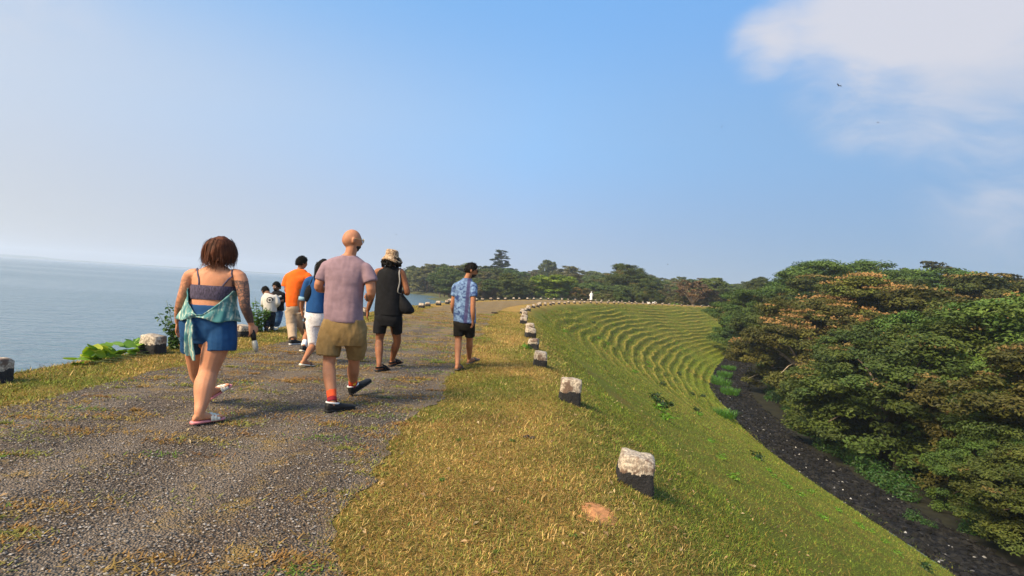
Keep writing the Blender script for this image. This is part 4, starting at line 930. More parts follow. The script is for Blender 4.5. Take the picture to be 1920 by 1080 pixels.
class Fig:
    def __init__(s, label, Y, base_px, group=None):
        s.Y = Y; s.base = at_ground(*base_px); s.base[2] = 0.0
        s.root = empty('person', tuple(s.base)); tag(s.root, label, 'person', group); s.pxm = F_PX / Y
    def P(s, px, py, dy=0.0): return at_depth(px, py, s.Y + dy)
    def part(s, name, mb, m, smooth=True, parent=None):
        me = mb.mesh(name, m, smooth); co = get_co(me) - s.base; me.vertices.foreach_set('co', co.astype(np.float32).ravel()); me.update()
        return link(name, me, None, parent or s.root)
    def torso(s, mb, rows, yaw=0.0, k=28, grow=0.0):
        R_ = [(s.P(px, py, dy[0] if dy else 0.0), hw / s.pxm + grow, dr + grow) for px, py, hw, dr, *dy in rows]
        C = catmull([r[0] for r in R_], 4 * len(R_)); A = catmull([[r[1], r[2], 0] for r in R_], 4 * len(R_))
        mb.loft([ell_ring(c, a[0], a[1], -yaw, k, 0.93) for c, a in zip(C, A)])
def limb(mb, pts, radii, k=12, n=16, flat=1.0):
    mb.tube(catmull(pts, n), catmull([[r, 0, 0] for r in radii], n)[:, 0], k, True, flat)
def unit(v): v = np.asarray(v, float); return v / (np.linalg.norm(v) + 1e-9)
def hand(mb, wrist, fdir, palm, thumb, sc=1.0, curl=0.5):
    """wrist point; finger direction; palm-facing normal; thumb-side direction"""
    f = unit(fdir); pn = unit(palm - f * np.dot(palm, f)); t = unit(np.cross(f, pn)); t = t if np.dot(t, thumb) > 0 else -t
    L = 0.092 * sc
    rings = []
    for q, w, h in ((-0.012, 0.024, 0.019), (0.02, 0.032, 0.017), (0.06, 0.042, 0.015), (L, 0.041, 0.012)):
        a = np.arange(12) / 12 * 2 * np.pi; rings.append(wrist + f * q * sc + sc * (np.cos(a)[:, None] * w * t + np.sin(a)[:, None] * h * pn))
    mb.loft(rings)
    for off, ln in ((0.031, 0.070), (0.0105, 0.080), (-0.0105, 0.075), (-0.031, 0.058)):
        p = wrist + f * (L - 0.008) + t * off * sc; d = f.copy(); pts = [p - f * 0.02, p]
        for j in range(3):
            a = curl * (0.45 + 0.35 * j); d = unit(f * math.cos(a * 1.2) + pn * math.sin(a * 1.2)); p = p + d * ln * sc * (0.45, 0.32, 0.23)[j]; pts.append(p)
        limb(mb, pts, [0.010 * sc, 0.0098 * sc, 0.0092 * sc, 0.0085 * sc, 0.007 * sc], 8, 9)
    b = wrist + f * 0.022 * sc + t * 0.026 * sc
    limb(mb, [b - t * 0.012, b + t * 0.020 * sc + f * 0.022 * sc + pn * 0.008, b + t * 0.028 * sc + f * 0.05 * sc + pn * 0.016, b + t * 0.024 * sc + f * 0.07 * sc + pn * 0.022], [0.013 * sc, 0.0125 * sc, 0.0105 * sc, 0.008 * sc], 8, 9)
def head_axes(yaw, pitch=0.0, tilt=0.0):
    f = np.array([math.sin(yaw) * math.cos(pitch), math.cos(yaw) * math.cos(pitch), math.sin(pitch)]); r = np.array([math.cos(yaw), -math.sin(yaw), 0.0]); u = np.cross(r, f)
    r2 = r * math.cos(tilt) + u * math.sin(tilt); u2 = -r * math.sin(tilt) + u * math.cos(tilt)
    return r2, f, u2
def head_points(dx, dy, dz):
    x = 0.076 * dx * (1 - 0.24 * sst(0.1, -0.95, dz)); z = 0.116 * dz
    y = np.where(dy > 0, 0.094 * dy * (1 - 0.06 * sst(0.0, -1, dz)), 0.102 * dy * (1 - 0.42 * sst(-0.15, -0.95, dz)))
    fr = sst(0.2, 0.7, dy)
    y = y + fr * (0.024 * np.exp(-((x / 0.013) ** 2 + ((z + 0.020) / 0.022) ** 2)) + 0.006 * np.exp(-((z - 0.024) / 0.011) ** 2) * np.exp(-(x / 0.045) ** 4)
                  - 0.008 * np.exp(-(((np.abs(x) - 0.031) / 0.014) ** 2 + ((z - 0.004) / 0.011) ** 2)) + 0.007 * np.exp(-((x / 0.022) ** 2 + ((z + 0.060) / 0.010) ** 2))
                  + 0.011 * np.exp(-((x / 0.026) ** 2 + ((z + 0.096) / 0.018) ** 2)))
    return x, y, z
def head_grid(k, n):
    t = np.linspace(-math.pi / 2 * 0.97, math.pi / 2 * 0.97, n)[:, None]; a = np.arange(k)[None] / k * 2 * np.pi
    return (np.cos(t) * np.cos(a)), (np.cos(t) * np.sin(a)), (np.sin(t) * np.ones_like(a))
def head_shell(mb, c, ax, sz=1.0, fn=None, k=40, n=30, jit=0.0, seed=0):
    dx, dy, dz = head_grid(k, n); x, y, z = head_points(dx, dy, dz); s = 1.0
    if fn is not None: s = 1 + fn(dx, dy, dz)
    if jit: s = s + jit * (fbm3(dx * 9 + 3, dy * 9 + 3, dz * 9, seed, 3) - 0.5) * 2
    r, f, u = ax; P = c + sz * ((x * s)[..., None] * r + (y * s)[..., None] * f + (z * s)[..., None] * u)
    mb.loft([P[i] for i in range(n)])
def head(mb, c, ax, sz=1.0, ears=True):
    head_shell(mb, c, ax, sz, None, 36, 28)
    r, f, u = ax
    if ears:
        for sg in (-1, 1):
            o = c + sz * (sg * 0.077 * r - 0.008 * f - 0.006 * u)
            rings = []
            for q, w in ((-0.5, 0.5), (0.1, 1.0), (0.8, 0.9), (1.0, 0.4)):
                a = np.arange(10) / 10 * 2 * np.pi; rings.append(o + sz * (sg * r * 0.014 * q - f * 0.008 * q + np.cos(a)[:, None] * f * 0.018 * w + np.sin(a)[:, None] * u * 0.031 * w))
            mb.loft(rings if sg > 0 else rings[::-1])
SHORT_HAIR = lambda front, h, low=-0.28: (lambda dx, dy, dz: np.where(sst(low, low + 0.12, dz - 0.55 * np.clip(dy, -0.3, 1) - front * np.clip(dy, 0, 1)) > 0, -0.10 + (h + 0.10) * sst(low, low + 0.14, dz - 0.55 * np.clip(dy, -0.3, 1) - front * np.clip(dy, 0, 1)), -0.10))
BEARD = lambda h: (lambda dx, dy, dz: -0.08 + (h + 0.08) * sst(0.10, 0.3, dy + 0.1) * sst(-0.30, -0.45, dz + 0.12 * np.abs(dx)))
def foot_frame(heel, az, pitch):
    f = np.array([math.sin(az) * math.cos(pitch), math.cos(az) * math.cos(pitch), math.sin(pitch)]); s = np.array([math.cos(az), -math.sin(az), 0.0]); return heel, f, s, np.cross(s, f)
def shoe_loft(mb, fr, L, prof, lift=0.0, k=16):
    """prof: (t, half width, height)"""
    h, f, s, u = fr; rings = []
    a = np.arange(k) / k * 2 * np.pi; c, sn = np.cos(a), np.sin(a); c, sn = np.sign(c) * np.abs(c) ** 0.7, np.sign(sn) * np.abs(sn) ** 0.7
    for t, w, hh in prof: rings.append(h + f * (t * L) + u * (lift + hh / 2) + c[:, None] * s * w + sn[:, None] * u * hh / 2)
    mb.loft(rings)
FOOT = ((-0.02, 0.018, 0.03), (0.03, 0.029, 0.055), (0.2, 0.033, 0.075), (0.4, 0.036, 0.068), (0.62, 0.043, 0.045), (0.82, 0.045, 0.03), (0.95, 0.036, 0.024), (1.0, 0.022, 0.016))
SHOE = ((-0.06, 0.022, 0.06), (-0.03, 0.034, 0.09), (0.12, 0.042, 0.094), (0.32, 0.044, 0.092), (0.6, 0.048, 0.062), (0.85, 0.048, 0.045), (0.98, 0.036, 0.036), (1.04, 0.018, 0.022))
SOLE = ((-0.07, 0.022, 0.026), (-0.02, 0.038, 0.028), (0.2, 0.043, 0.027), (0.45, 0.043, 0.024), (0.7, 0.052, 0.023), (0.9, 0.047, 0.022), (1.04, 0.022, 0.018))
class Leg:
    """heel: picture point on the ground; az, pitch: foot direction"""
    def __init__(s, fig, hip, knee, heel, az=0.2, pitch=0.0, lift=0.0, L=0.25):
        g = at_ground(*heel); g[2] = float(ground(g[0], g[1])) + 0.010 + lift
        s.fr = foot_frame(g, az, pitch); h, f, sd, u = s.fr; s.L = L
        s.hip, s.knee = fig.P(*hip), fig.P(*knee); s.ank = h + f * 0.05 + u * 0.095
    def skin(s, mb, r=(0.085, 0.058, 0.06, 0.036), sole=0.015):
        back = np.array([0, -0.012, 0]); calf = s.knee * 0.68 + s.ank * 0.32 + back * 1.4
        th = s.hip * 0.5 + s.knee * 0.5
        limb(mb, [s.hip, th, s.knee + back * 0.3, calf, s.knee * 0.25 + s.ank * 0.75, s.ank, s.fr[0] + s.fr[1] * 0.06 + s.fr[3] * 0.04], [r[0], (r[0] + r[1]) * 0.52, r[1], r[2], (r[2] + r[3]) * 0.46, r[3], r[3] * 0.9], 14, 26)
        shoe_loft(mb, s.fr, s.L, FOOT, sole)
    def tube(s, mb, t0, t1, ra, rb, grow=0.0, n=10):
        """cloth round the leg: t 0..1 thigh, 1..2 shin"""
        pts = [s.hip + (s.knee - s.hip) * t if t <= 1 else s.knee + (s.ank - s.knee) * (t - 1) for t in np.linspace(t0, t1, n)]
        mb.tube(np.array(pts), np.linspace(ra, rb, n), 18)
def band(fig, pts_c, radii, h, m, name, flat=1.0, parent=None, k=20):
    mb = MB(); mb.tube(np.array(pts_c), radii, k, True, flat); return fig.part(name, mb, m, True, parent)
def strip(fig, name, pts, w, th, m, side, parent=None):
    mb = MB(); P = catmull(pts, 4 * len(pts)); mb.tube(P, np.full(len(P), w), 8, True, th / w, side); return fig.part(name, mb, m, True, parent)
def sandal(fig, leg, sole_m, strap_m, bands=((0.62, 0.052, 0.05),), heel_strap=False, name='sandal', L=None):
    mb = MB(); shoe_loft(mb, leg.fr, leg.L * 1.03, SOLE); o = fig.part(name, mb, sole_m)
    h, f, s, u = leg.fr; mb = MB()
    for t, w, hh in bands:
        pts = [h + f * (t * leg.L) + s * w * math.cos(a) + u * (0.012 + hh * math.sin(a)) for a in np.linspace(0, math.pi, 11)]
        mb.tube(np.array(pts), np.full(11, 0.016), 8, True, 0.28, f)
    if heel_strap:
        pts = [h + f * (0.03 + 0.07 * (1 - math.sin(a))) + s * 0.042 * math.cos(a) + u * 0.055 for a in np.linspace(0, math.pi, 11)]; pts = [p - f * 0.03 * 0 for p in pts]
        pts = [h + f * (0.13 - 0.145 * math.sin(a)) + s * 0.043 * math.cos(a) + u * 0.06 for a in np.linspace(0, math.pi, 11)]
        mb.tube(np.array(pts), np.full(11, 0.014), 8, True, 0.35, u)
    fig.part('strap', mb, strap_m, True, o); return o
def strands(fig, name, m, c, rings_fn, n, seed, parent, seg=6, w=0.004, loose=0.012):
    """ribbon locks following a hair surface; rings_fn(t, a) -> point, t 0 crown .. 1 ends"""
    r_ = np.random.default_rng(seed); mb = MB()
    for i in range(n):
        a = r_.uniform(0, 2 * math.pi); t0 = r_.uniform(0.12, 0.4); t1 = r_.uniform(0.85, 1.08); da = r_.normal(0, 0.12); out = r_.normal(0.003, 0.006)
        P = []
        for t in np.linspace(t0, t1, seg):
            p = rings_fn(t, a + da * t); P.append(p + unit(p - c) * (out + loose * max(0, t - 0.75) * r_.normal(0.4, 1.0)))
        P = np.array(P); side = unit(np.cross(P[-1] - P[0], P[0] - c)) * w * r_.uniform(0.6, 1.6)
        wd = np.linspace(1, 0.35, seg)[:, None]; mb.add(np.concatenate([P - side * wd, P + side * wd]), [(j, j + 1, seg + j + 1, seg + j) for j in range(seg - 1)])
    return fig.part(name, mb, m, True, parent)
def short_hair(F, hc, ax, sz, fn, seed, n=900, L=0.022):
    mb = MB(); head_shell(mb, hc, ax, sz, fn, 44, 34, 0.06, seed); o = F.part('hair', mb, M['hair_black'])
    r_ = np.random.default_rng(seed); d = r_.normal(size=(n, 3)); d /= np.linalg.norm(d, axis=1)[:, None]; h = fn(d[:, 0], d[:, 1], d[:, 2]); d, h = d[h > 0.03], h[h > 0.03]
    x, y, z = head_points(d[:, 0], d[:, 1], d[:, 2]); r, f, u = ax; k = (1 + h)[:, None]
    B = hc + sz * k * (x[:, None] * r + y[:, None] * f + z[:, None] * u); nn = d[:, :1] * r + d[:, 1:2] * f + d[:, 2:] * u
    dr = nn * 0.6 + r_.normal(size=nn.shape) * 0.5 - f * 0.3; dr /= np.linalg.norm(dr, axis=1)[:, None]; sd_ = np.cross(dr, nn); sd_ /= np.linalg.norm(sd_, axis=1)[:, None] + 1e-9
    LL_ = L * r_.uniform(0.5, 1.3, (len(B), 1)); V = np.stack([B - sd_ * 0.006 - nn * 0.006, B + sd_ * 0.006 - nn * 0.006, B + dr * LL_], 1).reshape(-1, 3)
    mb = MB(); mb.add(V, F3=np.arange(len(V)).reshape(-1, 3)); F.part('hair_tufts', mb, M['hair_black'], False, o)
PEOPLE = 'people walking along the crest'
TEE = [(0.007, (13, 13, 2.6), 1), (0.004, (6, 6, 15), 2)]

# ---- woman in blue shorts
F = Fig('woman with short auburn hair, tattooed arms and teal top tied over blue shorts', 4.85, (385, 790), PEOPLE); P = F.P
LR = Leg(F, (413, 622, 0.0), (391, 699, -0.08), (361, 803), 0.62, 0.0, 0.012, 0.25)
LL = Leg(F, (366, 622, 0.02), (371, 700, 0.26), (392, 760), 0.55, 0.50, 0.03, 0.24)
mb = MB(); tors = [(391, 640, 34, 0.10), (391, 625, 47, 0.135), (391, 600, 47, 0.145), (395, 575, 39, 0.125), (399, 555, 36, 0.115), (402, 535, 39, 0.12), (404, 519, 40, 0.105), (406, 506, 27, 0.075), (408, 498, 12, 0.055)]
F.torso(mb, tors); limb(mb, [P(406, 508), P(409, 492), P(412, 476, 0.02)], [0.062, 0.056, 0.06])
hc = P(413, 469, 0.02); hax = head_axes(0.25, -0.05); head(mb, hc, hax, 0.98)
eL, wL, eR, wR = P(340, 566, -0.02), P(334, 606, 0.06), P(459, 573, -0.03), P(471, 608, 0.05)
limb(mb, [P(372, 516), P(357, 519), P(349, 540, -0.01), eL, P(336, 585, 0.02), wL], [0.06, 0.062, 0.054, 0.045, 0.041, 0.028]); hand(mb, wL, P(330, 640, 0.08) - wL, np.array([0.9, 0.3, 0]), np.array([0, 1.0, 0]), 1.0, 0.7)
limb(mb, [P(434, 516), P(449, 521), P(456, 546, -0.02), eR, P(465, 590, 0.0), wR], [0.06, 0.064, 0.056, 0.047, 0.042, 0.028]); hand(mb, wR, P(478, 640, 0.06) - wR, np.array([-0.8, 0.5, 0]), np.array([0, 1.0, 0.2]), 1.0, 1.25)
LR.skin(mb, (0.13, 0.082, 0.088, 0.042), 0.024); LL.skin(mb, (0.12, 0.075, 0.075, 0.04), 0.024)
def tat(co):
    dR = np.minimum(np.linalg.norm(np.cross(co - P(450, 521), unit(eR - P(450, 521))), axis=1), 9) ; t = (co[:, 2] - wR[2]) / (P(450, 521)[2] - wR[2])
    right = (co[:, 0] > P(440, 521)[0]) & (t > 0.02) & (t < 0.93)
    left = (co[:, 0] < P(357, 540)[0]) & (co[:, 2] < P(350, 525)[2]) & (co[:, 2] > wL[2] + 0.02)
    nape = (np.abs(co[:, 0] - P(406, 498)[0]) < 0.05) & (np.abs(co[:, 2] - P(406, 499)[2]) < 0.025) & (co[:, 1] < F.Y)
    return np.where(right, np.where(t < 0.36, 1.0, 0.9), np.where(left, 0.55, np.where(nape, 0.6, 0.0)))
body_w = finish('body', remesh(mb, 0.0075, 3), M['skin_fair'], F, None, tat)
mb = MB(); F.torso(mb, [(391, 645, 40, 0.12), (391, 628, 50, 0.15), (391, 600, 51, 0.165), (394, 582, 43, 0.145), (396, 572, 38, 0.13)])
limb(mb, [P(366, 615, 0.0), P(362, 640, 0.04), P(360, 660, 0.07)], [0.13, 0.108, 0.096], 18); limb(mb, [P(414, 615), P(415, 640, -0.02), P(414, 659, -0.03)], [0.14, 0.138, 0.134], 18)
M['blue_denim'] = cloth_mat('blue_jersey', (0.014, 0.060, 0.155), 0.15); finish('shorts', remesh(mb, 0.008, 6), M['blue_denim'], F, [(0.009, (8, 8, 3), 5), (0.007, (5, 5, 13), 6)])
def torso_ring(z, grow):
    zs = [P(r[0], r[1])[2] for r in tors]; o = np.argsort(zs); zs = np.array(zs)[o]
    g = lambda f: np.interp(z, zs, np.array([f(r) for r in tors])[o])
    return np.array([g(lambda r: P(r[0], r[1])[0]), F.Y, z]), g(lambda r: r[2] / F.pxm) + grow, g(lambda r: r[3]) + grow
mb = MB(); nb = 40; rr = []
for py, gr in ((562, 0.004), (558, 0.010), (549, 0.012), (540, 0.011), (536, 0.004)):
    c, a, d_ = torso_ring(P(400, py)[2], gr); rr.append(ell_ring(c, a, d_, 0, nb, 0.85))
mb.loft(rr, False); m = plain('bra_fabric', (0.065, 0.052, 0.085), 0.8, 0.65, 34, 0.5, 120, stretch=(3, 3, 1)); F.part('bra_band', mb, m)
from mathutils.bvhtree import BVHTree
def on_skin(body, F, pts, off=0.004):
    bv = BVHTree.FromPolygons([v.co for v in body.data.vertices], [p.vertices for p in body.data.polygons]); out = []
    for p in pts:
        q, n, _, _ = bv.find_nearest(Vector(p - F.base)); out.append(np.array(q) + np.array(n) * off + F.base)
    return np.array(out)
for a, mid, b_ in (((371, 540, -0.13), (369.5, 520, -0.12), (370, 503, 0.0)), ((416, 540, -0.13), (428, 524, -0.12), (438, 509, 0.0))):
    q = on_skin(body_w, F, catmull([P(*a), P(*mid), P(*b_), P(b_[0] + 1, b_[1] + 12, 0.12)], 18)); mb = MB(); mb.tube(q, np.full(len(q), 0.008), 8, True, 0.5, (1, 0, 0)); F.part('bra_strap', mb, m)
# top slipped down and knotted at the back
m, nt, b, out = new_mat('teal_tie_dye'); v = OBJC(nt); n1 = NOISE(nt, v, 7, 3.0, 0.5, 1.2)
st = NN(nt, 'ShaderNodeTexWave', {'Vector': v, 'Scale': 9.0, 'Distortion': 6.0, 'Detail': 2.0, 'Detail Scale': 1.5}, bands_direction='X').outputs[1]
c = MIX(nt, RAMP(nt, n1, ((0.40, 0.0), (0.62, 1.0))), (0.035, 0.16, 0.17), (0.17, 0.34, 0.31)); c = MIX(nt, MATH(nt, 'MULTIPLY', RAMP(nt, st, ((0.55, 0.0), (0.9, 1.0))), RAMP(nt, n1, ((0.42, 0.0), (0.6, 1.0)))), c, (0.58, 0.60, 0.44))
setc(nt, b.inputs['Base Color'], c); b.inputs['Roughness'].default_value = 0.85; M['teal'] = m
na, nz_ = 96, 14; rows = []
for i in range(nz_):
    t = i / (nz_ - 1); row = []
    for j in range(na):
        a = j / na * 2 * np.pi; off = abs((a - 1.5 * np.pi + np.pi) % (2 * np.pi) - np.pi)          # angle away from the middle of the back
        top = P(390, 589 - 46 * min(1.0, max(0.0, (off - 0.08) / 1.2)) ** 0.9)[2]; bot = P(390, 600 - 5 * math.exp(-(off / 0.3) ** 2) + 2 * math.sin(a * 5))[2]
        z = top + (bot - top) * t; cc, A, B_ = torso_ring(z, 0.018 + 0.012 * t); ct, sn = math.cos(a), math.sin(a)
        fold = 0.008 * math.sin(a * 11 + 5 * t) * (0.3 + t) + 0.006 * (vn(a * 6, t * 5, 12) - 0.5) + 0.010 * math.exp(-((t - 0.06) / 0.09) ** 2)
        row.append(cc + np.array([np.sign(ct) * abs(ct) ** 0.85 * (A + fold + 0.006), np.sign(sn) * abs(sn) ** 0.85 * (B_ + fold + 0.008), 0]))
    rows.append(np.array(row))
mb = MB(); mb.loft(rows, False); o = F.part('tied_top', mb, M['teal']); sm = o.modifiers.new('s', 'SOLIDIFY'); sm.thickness = 0.005; sm.offset = 1
kn = P(379, 591) + (0, -0.19, 0); mb = MB(); mb.ell(kn, (0.034, 0.024, 0.030), 0.4, 16, 12)
mb.ell(kn + (0.018, -0.006, 0.008), (0.02, 0.018, 0.016)); finish('knot', remesh(mb, 0.005, 2), M['teal'], F, [(0.004, (40, 40, 40), 8)])
for (px, py), w, tw in (((373, 664), 0.030, 0.5), ((384, 673), 0.031, -0.4)):
    e = P(px, py) + (0, -0.165, 0); m1 = (kn + e) / 2 + (0.006 * tw, -0.018, 0); mb = MB(); Q = catmull([kn, kn * 0.7 + e * 0.3 + (0.004, -0.008, 0), m1, e], 14); mb.tube(Q, np.array([0.014, .018, .022] + [w] * 10 + [w * 0.6]), 12, True, 0.32, (1, tw, 0)); finish('tail', remesh(mb, 0.005, 2), M['teal'], F, [(0.004, (30, 30, 8), 9)])
M['pink_sole'] = plain('pink_sole', (0.62, 0.22, 0.22), 0.6); M['cream_strap'] = plain('cream_strap', (0.68, 0.62, 0.5), 0.6, 0.25, 40)
for l in (LR, LL): sandal(F, l, M['pink_sole'], M['cream_strap'], ((0.58, 0.05, 0.066), (0.68, 0.052, 0.056), (0.78, 0.05, 0.044)))
pr = [(0.0, 0.2), (0.10, 0.52), (0.25, 0.84), (0.45, 1.0), (0.65, 1.07), (0.82, 1.05), (1.0, 0.86)]
def bob(t, a):
    z = P(413, 443.5 + 50 * t)[2]; k = np.interp(t, [p_[0] for p_ in pr], [p_[1] for p_ in pr]); front = math.sin(a) > 0.55
    wv = 1 + 0.04 * math.sin(a * 7 + 9 * t)
    return np.array([hc[0] + (0.004 - 0.01 * t), hc[1] - 0.005, z]) + np.array([math.cos(a) * 0.134 * k * wv, math.sin(a) * 0.120 * k * (0.75 if front else 1) * wv, 0])
mb = MB(); mb.loft([np.array([bob(t, a) for a in np.arange(36) / 36 * 2 * np.pi]) for t in np.linspace(0, 0.97, 14)]); hr = finish('hair', remesh(mb, 0.007, 2), M['hair_auburn'], F, [(0.014, (16, 16, 4), 3), (0.009, (38, 38, 5), 4)])
strands(F, 'locks', M['hair_auburn'], hc, bob, 1300, 4, hr, 7, 0.004, 0.10)
M['hair_copper'] = plain('hair_copper', (0.15, 0.048, 0.018), 0.6, 0.4, 40, spec=0.2)
strands(F, 'light_locks', M['hair_copper'], hc, bob, 260, 14, hr, 7, 0.004, 0.10)
# item hanging from her right hand
bt = P(473, 620, 0.06); e = empty('bottle', tuple(bt)); tag(e, 'slim black gripped bottle with pale tapered end hanging from the tattooed hand', 'bottle')
d = unit(P(482, 668, 0.06) - bt); ax0 = np.zeros(3)
for nm, q0, q1, ra, mm in (('grip', -0.05, 0.10, (0.018, 0.024, 0.024, 0.022), M['sole_black']), ('tip', 0.10, 0.215, (0.021, 0.027, 0.025, 0.011), plain('pale_plastic', (0.34, 0.33, 0.28), 0.25, 0.2, 20, spec=0.5))):
    mb = MB(); mb.tube(np.array([ax0 + d * q for q in np.linspace(q0, q1, 4)]), np.array(ra), 14); link(nm, mb.mesh(nm, mm), None, e)

# ---- tall bald man
F = Fig('tall bald man with beard and glasses in mauve tee and khaki shorts', 5.6, (637, 765), PEOPLE); P = F.P
LL = Leg(F, (625, 618, 0.0), (617, 682, -0.05), (613, 777), 0.75, 0.0, 0.0, 0.27); LR = Leg(F, (662, 618, 0.0), (664, 682, 0.2), (659, 746), 0.6, 0.42, 0.02, 0.27)
mb = MB(); F.torso(mb, [(644, 640, 26, 0.09), (644, 618, 33, 0.12), (644, 590, 31, 0.115), (645, 560, 32, 0.115), (647, 525, 34, 0.12), (649, 503, 35, 0.10), (651, 488, 22, 0.07), (655, 478, 11, 0.06)])
limb(mb, [P(652, 490), P(658, 474, 0.005), P(661, 456, 0.02)], [0.068, 0.062, 0.064])
hc = P(660.5, 452.5, 0.02); hax = head_axes(0.95, -0.02, 0.05); head(mb, hc, hax, 1.08)
eL, eR = P(597, 539, -0.03), P(696, 550, -0.02); wL, wR = P(612, 545, 0.24), P(690, 562, 0.24)
limb(mb, [P(626, 504), P(614, 505), P(603, 522, -0.02), eL, P(604, 543, 0.1), wL], [0.05, 0.054, 0.053, 0.046, 0.044, 0.03]); hand(mb, wL, np.array([0.3, 0.9, 0.1]), np.array([0.8, 0, -0.2]), np.array([0, 0, 1.0]), 1.05, 0.9)
limb(mb, [P(672, 505), P(684, 508), P(693, 527, -0.02), eR, P(694, 556, 0.1), wR], [0.05, 0.055, 0.055, 0.048, 0.045, 0.03]); hand(mb, wR, np.array([-0.2, 0.9, 0.1]), np.array([-0.8, 0, -0.2]), np.array([0, 0, 1.0]), 1.05, 0.9)
LL.skin(mb, (0.10, 0.063, 0.068, 0.04), 0.01); LR.skin(mb, (0.10, 0.063, 0.068, 0.04), 0.01); finish('body', remesh(mb, 0.0078, 3), M['skin_pink'], F)
mb = MB(); F.torso(mb, [(645, 604, 37, 0.155), (644, 592, 37, 0.155), (645, 565, 36, 0.145), (647, 535, 37, 0.14), (648, 512, 39, 0.13), (649, 499, 40, 0.112), (650, 491, 35, 0.095), (652, 485, 24, 0.085), (654, 480, 14, 0.075)])
limb(mb, [P(630, 503), P(615, 503), P(607, 514, -0.01), P(602, 527, -0.02)], [0.075, 0.076, 0.074, 0.072], 16); limb(mb, [P(670, 505), P(684, 506), P(691, 517, -0.01), P(695, 530, -0.02)], [0.075, 0.077, 0.077, 0.078], 16)
M['mauve'] = cloth_mat('mauve_jersey', (0.25, 0.165, 0.188), 0.1); finish('tee_shirt', remesh(mb, 0.008, 10), M['mauve'], F, [(0.017, (7, 7, 1.8), 21), (0.008, (4, 4, 10), 22), (0.003, (20, 20, 5), 23)])
mb = MB(); F.torso(mb, [(644, 648, 36, 0.12), (644, 630, 43, 0.15), (644, 612, 41, 0.155), (645, 598, 37.5, 0.15)]); limb(mb, [P(624, 618), P(617, 645, -0.03), P(614.5, 668, -0.05)], [0.135, 0.125, 0.118], 18); limb(mb, [P(664, 618), P(667, 645, 0.06), P(666, 671, 0.12)], [0.135, 0.115, 0.092], 18)
M['khaki'] = cloth_mat('khaki_twill', (0.24, 0.155, 0.062), 0.16); finish('shorts', remesh(mb, 0.008, 6), M['khaki'], F, [(0.016, (7, 7, 4), 23), (0.009, (15, 15, 9), 24)])
M['orange_sock'] = cloth_mat('orange_sock', (0.80, 0.10, 0.03), 0.12); M['red_sock'] = cloth_mat('dark_red_sock', (0.25, 0.02, 0.03), 0.1); M['yellow_mark'] = cloth_mat('yellow_mark', (0.8, 0.5, 0.05), 0.1)
for l in (LL, LR):
    mb = MB(); l.tube(mb, 1.66, 1.90, 0.052, 0.047); o = F.part('sock', mb, M['orange_sock'])
    mb = MB(); l.tube(mb, 1.90, 2.0, 0.049, 0.05, n=4); shoe_loft(mb, (l.fr[0] - l.fr[1] * 0.006, *l.fr[1:]), l.L, [(t, w * 1.1, h * 1.14) for t, w, h in FOOT[:4]], 0.010); F.part('sock_foot', mb, M['red_sock'], True, o)
    q = l.knee + (l.ank - l.knee) * 0.86; mb = MB(); mb.ell(q + (0.028, -0.036, -0.01), (0.018, 0.012, 0.022)); F.part('sock_mark', mb, M['yellow_mark'], True, o)
    h, f, s_, u = l.fr; pts = [h + f * (0.055 + 0.066 * math.cos(a)) + s_ * 0.046 * math.sin(a) + u * (0.092 - 0.012 * math.cos(a)) for a in np.linspace(0, 2 * np.pi, 25)]
    mb = MB(); shoe_loft(mb, l.fr, l.L * 1.08, SHOE, 0.008); o = F.part('shoe', mb, M['sole_black']); mb = MB(); mb.tube(np.array(pts), np.full(25, 0.009), 8); F.part('collar', mb, M['white_cloth'], True, o)
    mb = MB(); shoe_loft(mb, l.fr, l.L * 1.08, SOLE); F.part('sole', mb, M['sole_black'], True, o)
M['beard_dark'] = plain('beard_dark', (0.02, 0.014, 0.012), 0.8, 0.4, 80, 0.8, 300)
mb = MB(); head_shell(mb, hc, hax, 1.08, BEARD(0.07), 44, 34, 0.02, 3); F.part('beard', mb, M['beard_dark'])
def glasses(F, hc, hax, sz, frame_m, lens_m, rx=0.024, rz=0.021):
    r, f, u = hax; mb = MB(); ml = MB()
    for sg in (-1, 1):
        c = hc + sz * (sg * 0.034 * r + 0.104 * f + 0.006 * u); ring = np.array([c + sz * (math.cos(a) * rx * r + math.sin(a) * rz * u - abs(math.cos(a)) * 0.004 * f) for a in np.linspace(0, 2 * np.pi, 21)])
        mb.tube(ring, np.full(21, 0.0028), 6)
        a0 = c + sz * sg * rx * r; mb.tube(np.array([a0, hc + sz * (sg * 0.079 * r + 0.06 * f + 0.014 * u), hc + sz * (sg * 0.082 * r - 0.005 * f + 0.016 * u)]), np.full(3, 0.0028), 6)
        ml.loft([ring[:-1] + f * 0.0015, ring[:-1] - f * 0.0015])
    mb.tube(np.array([hc + sz * (-0.011 * r + 0.108 * f + 0.008 * u), hc + sz * (0.011 * r + 0.108 * f + 0.008 * u)]), np.full(2, 0.0028), 6)
    e = F.part('glasses_frame', mb, frame_m); F.part('lens', ml, lens_m, True, e); return e
m, nt, b, out = new_mat('clear_lens'); b.inputs['Base Color'].default_value = (0.9, 0.92, 0.92, 1); b.inputs['Transmission Weight'].default_value = 1.0; b.inputs['Roughness'].default_value = 0.02; b.inputs['IOR'].default_value = 1.1; M['clear_lens'] = m
glasses(F, hc, hax, 1.08, M['gold_metal'], M['clear_lens'])

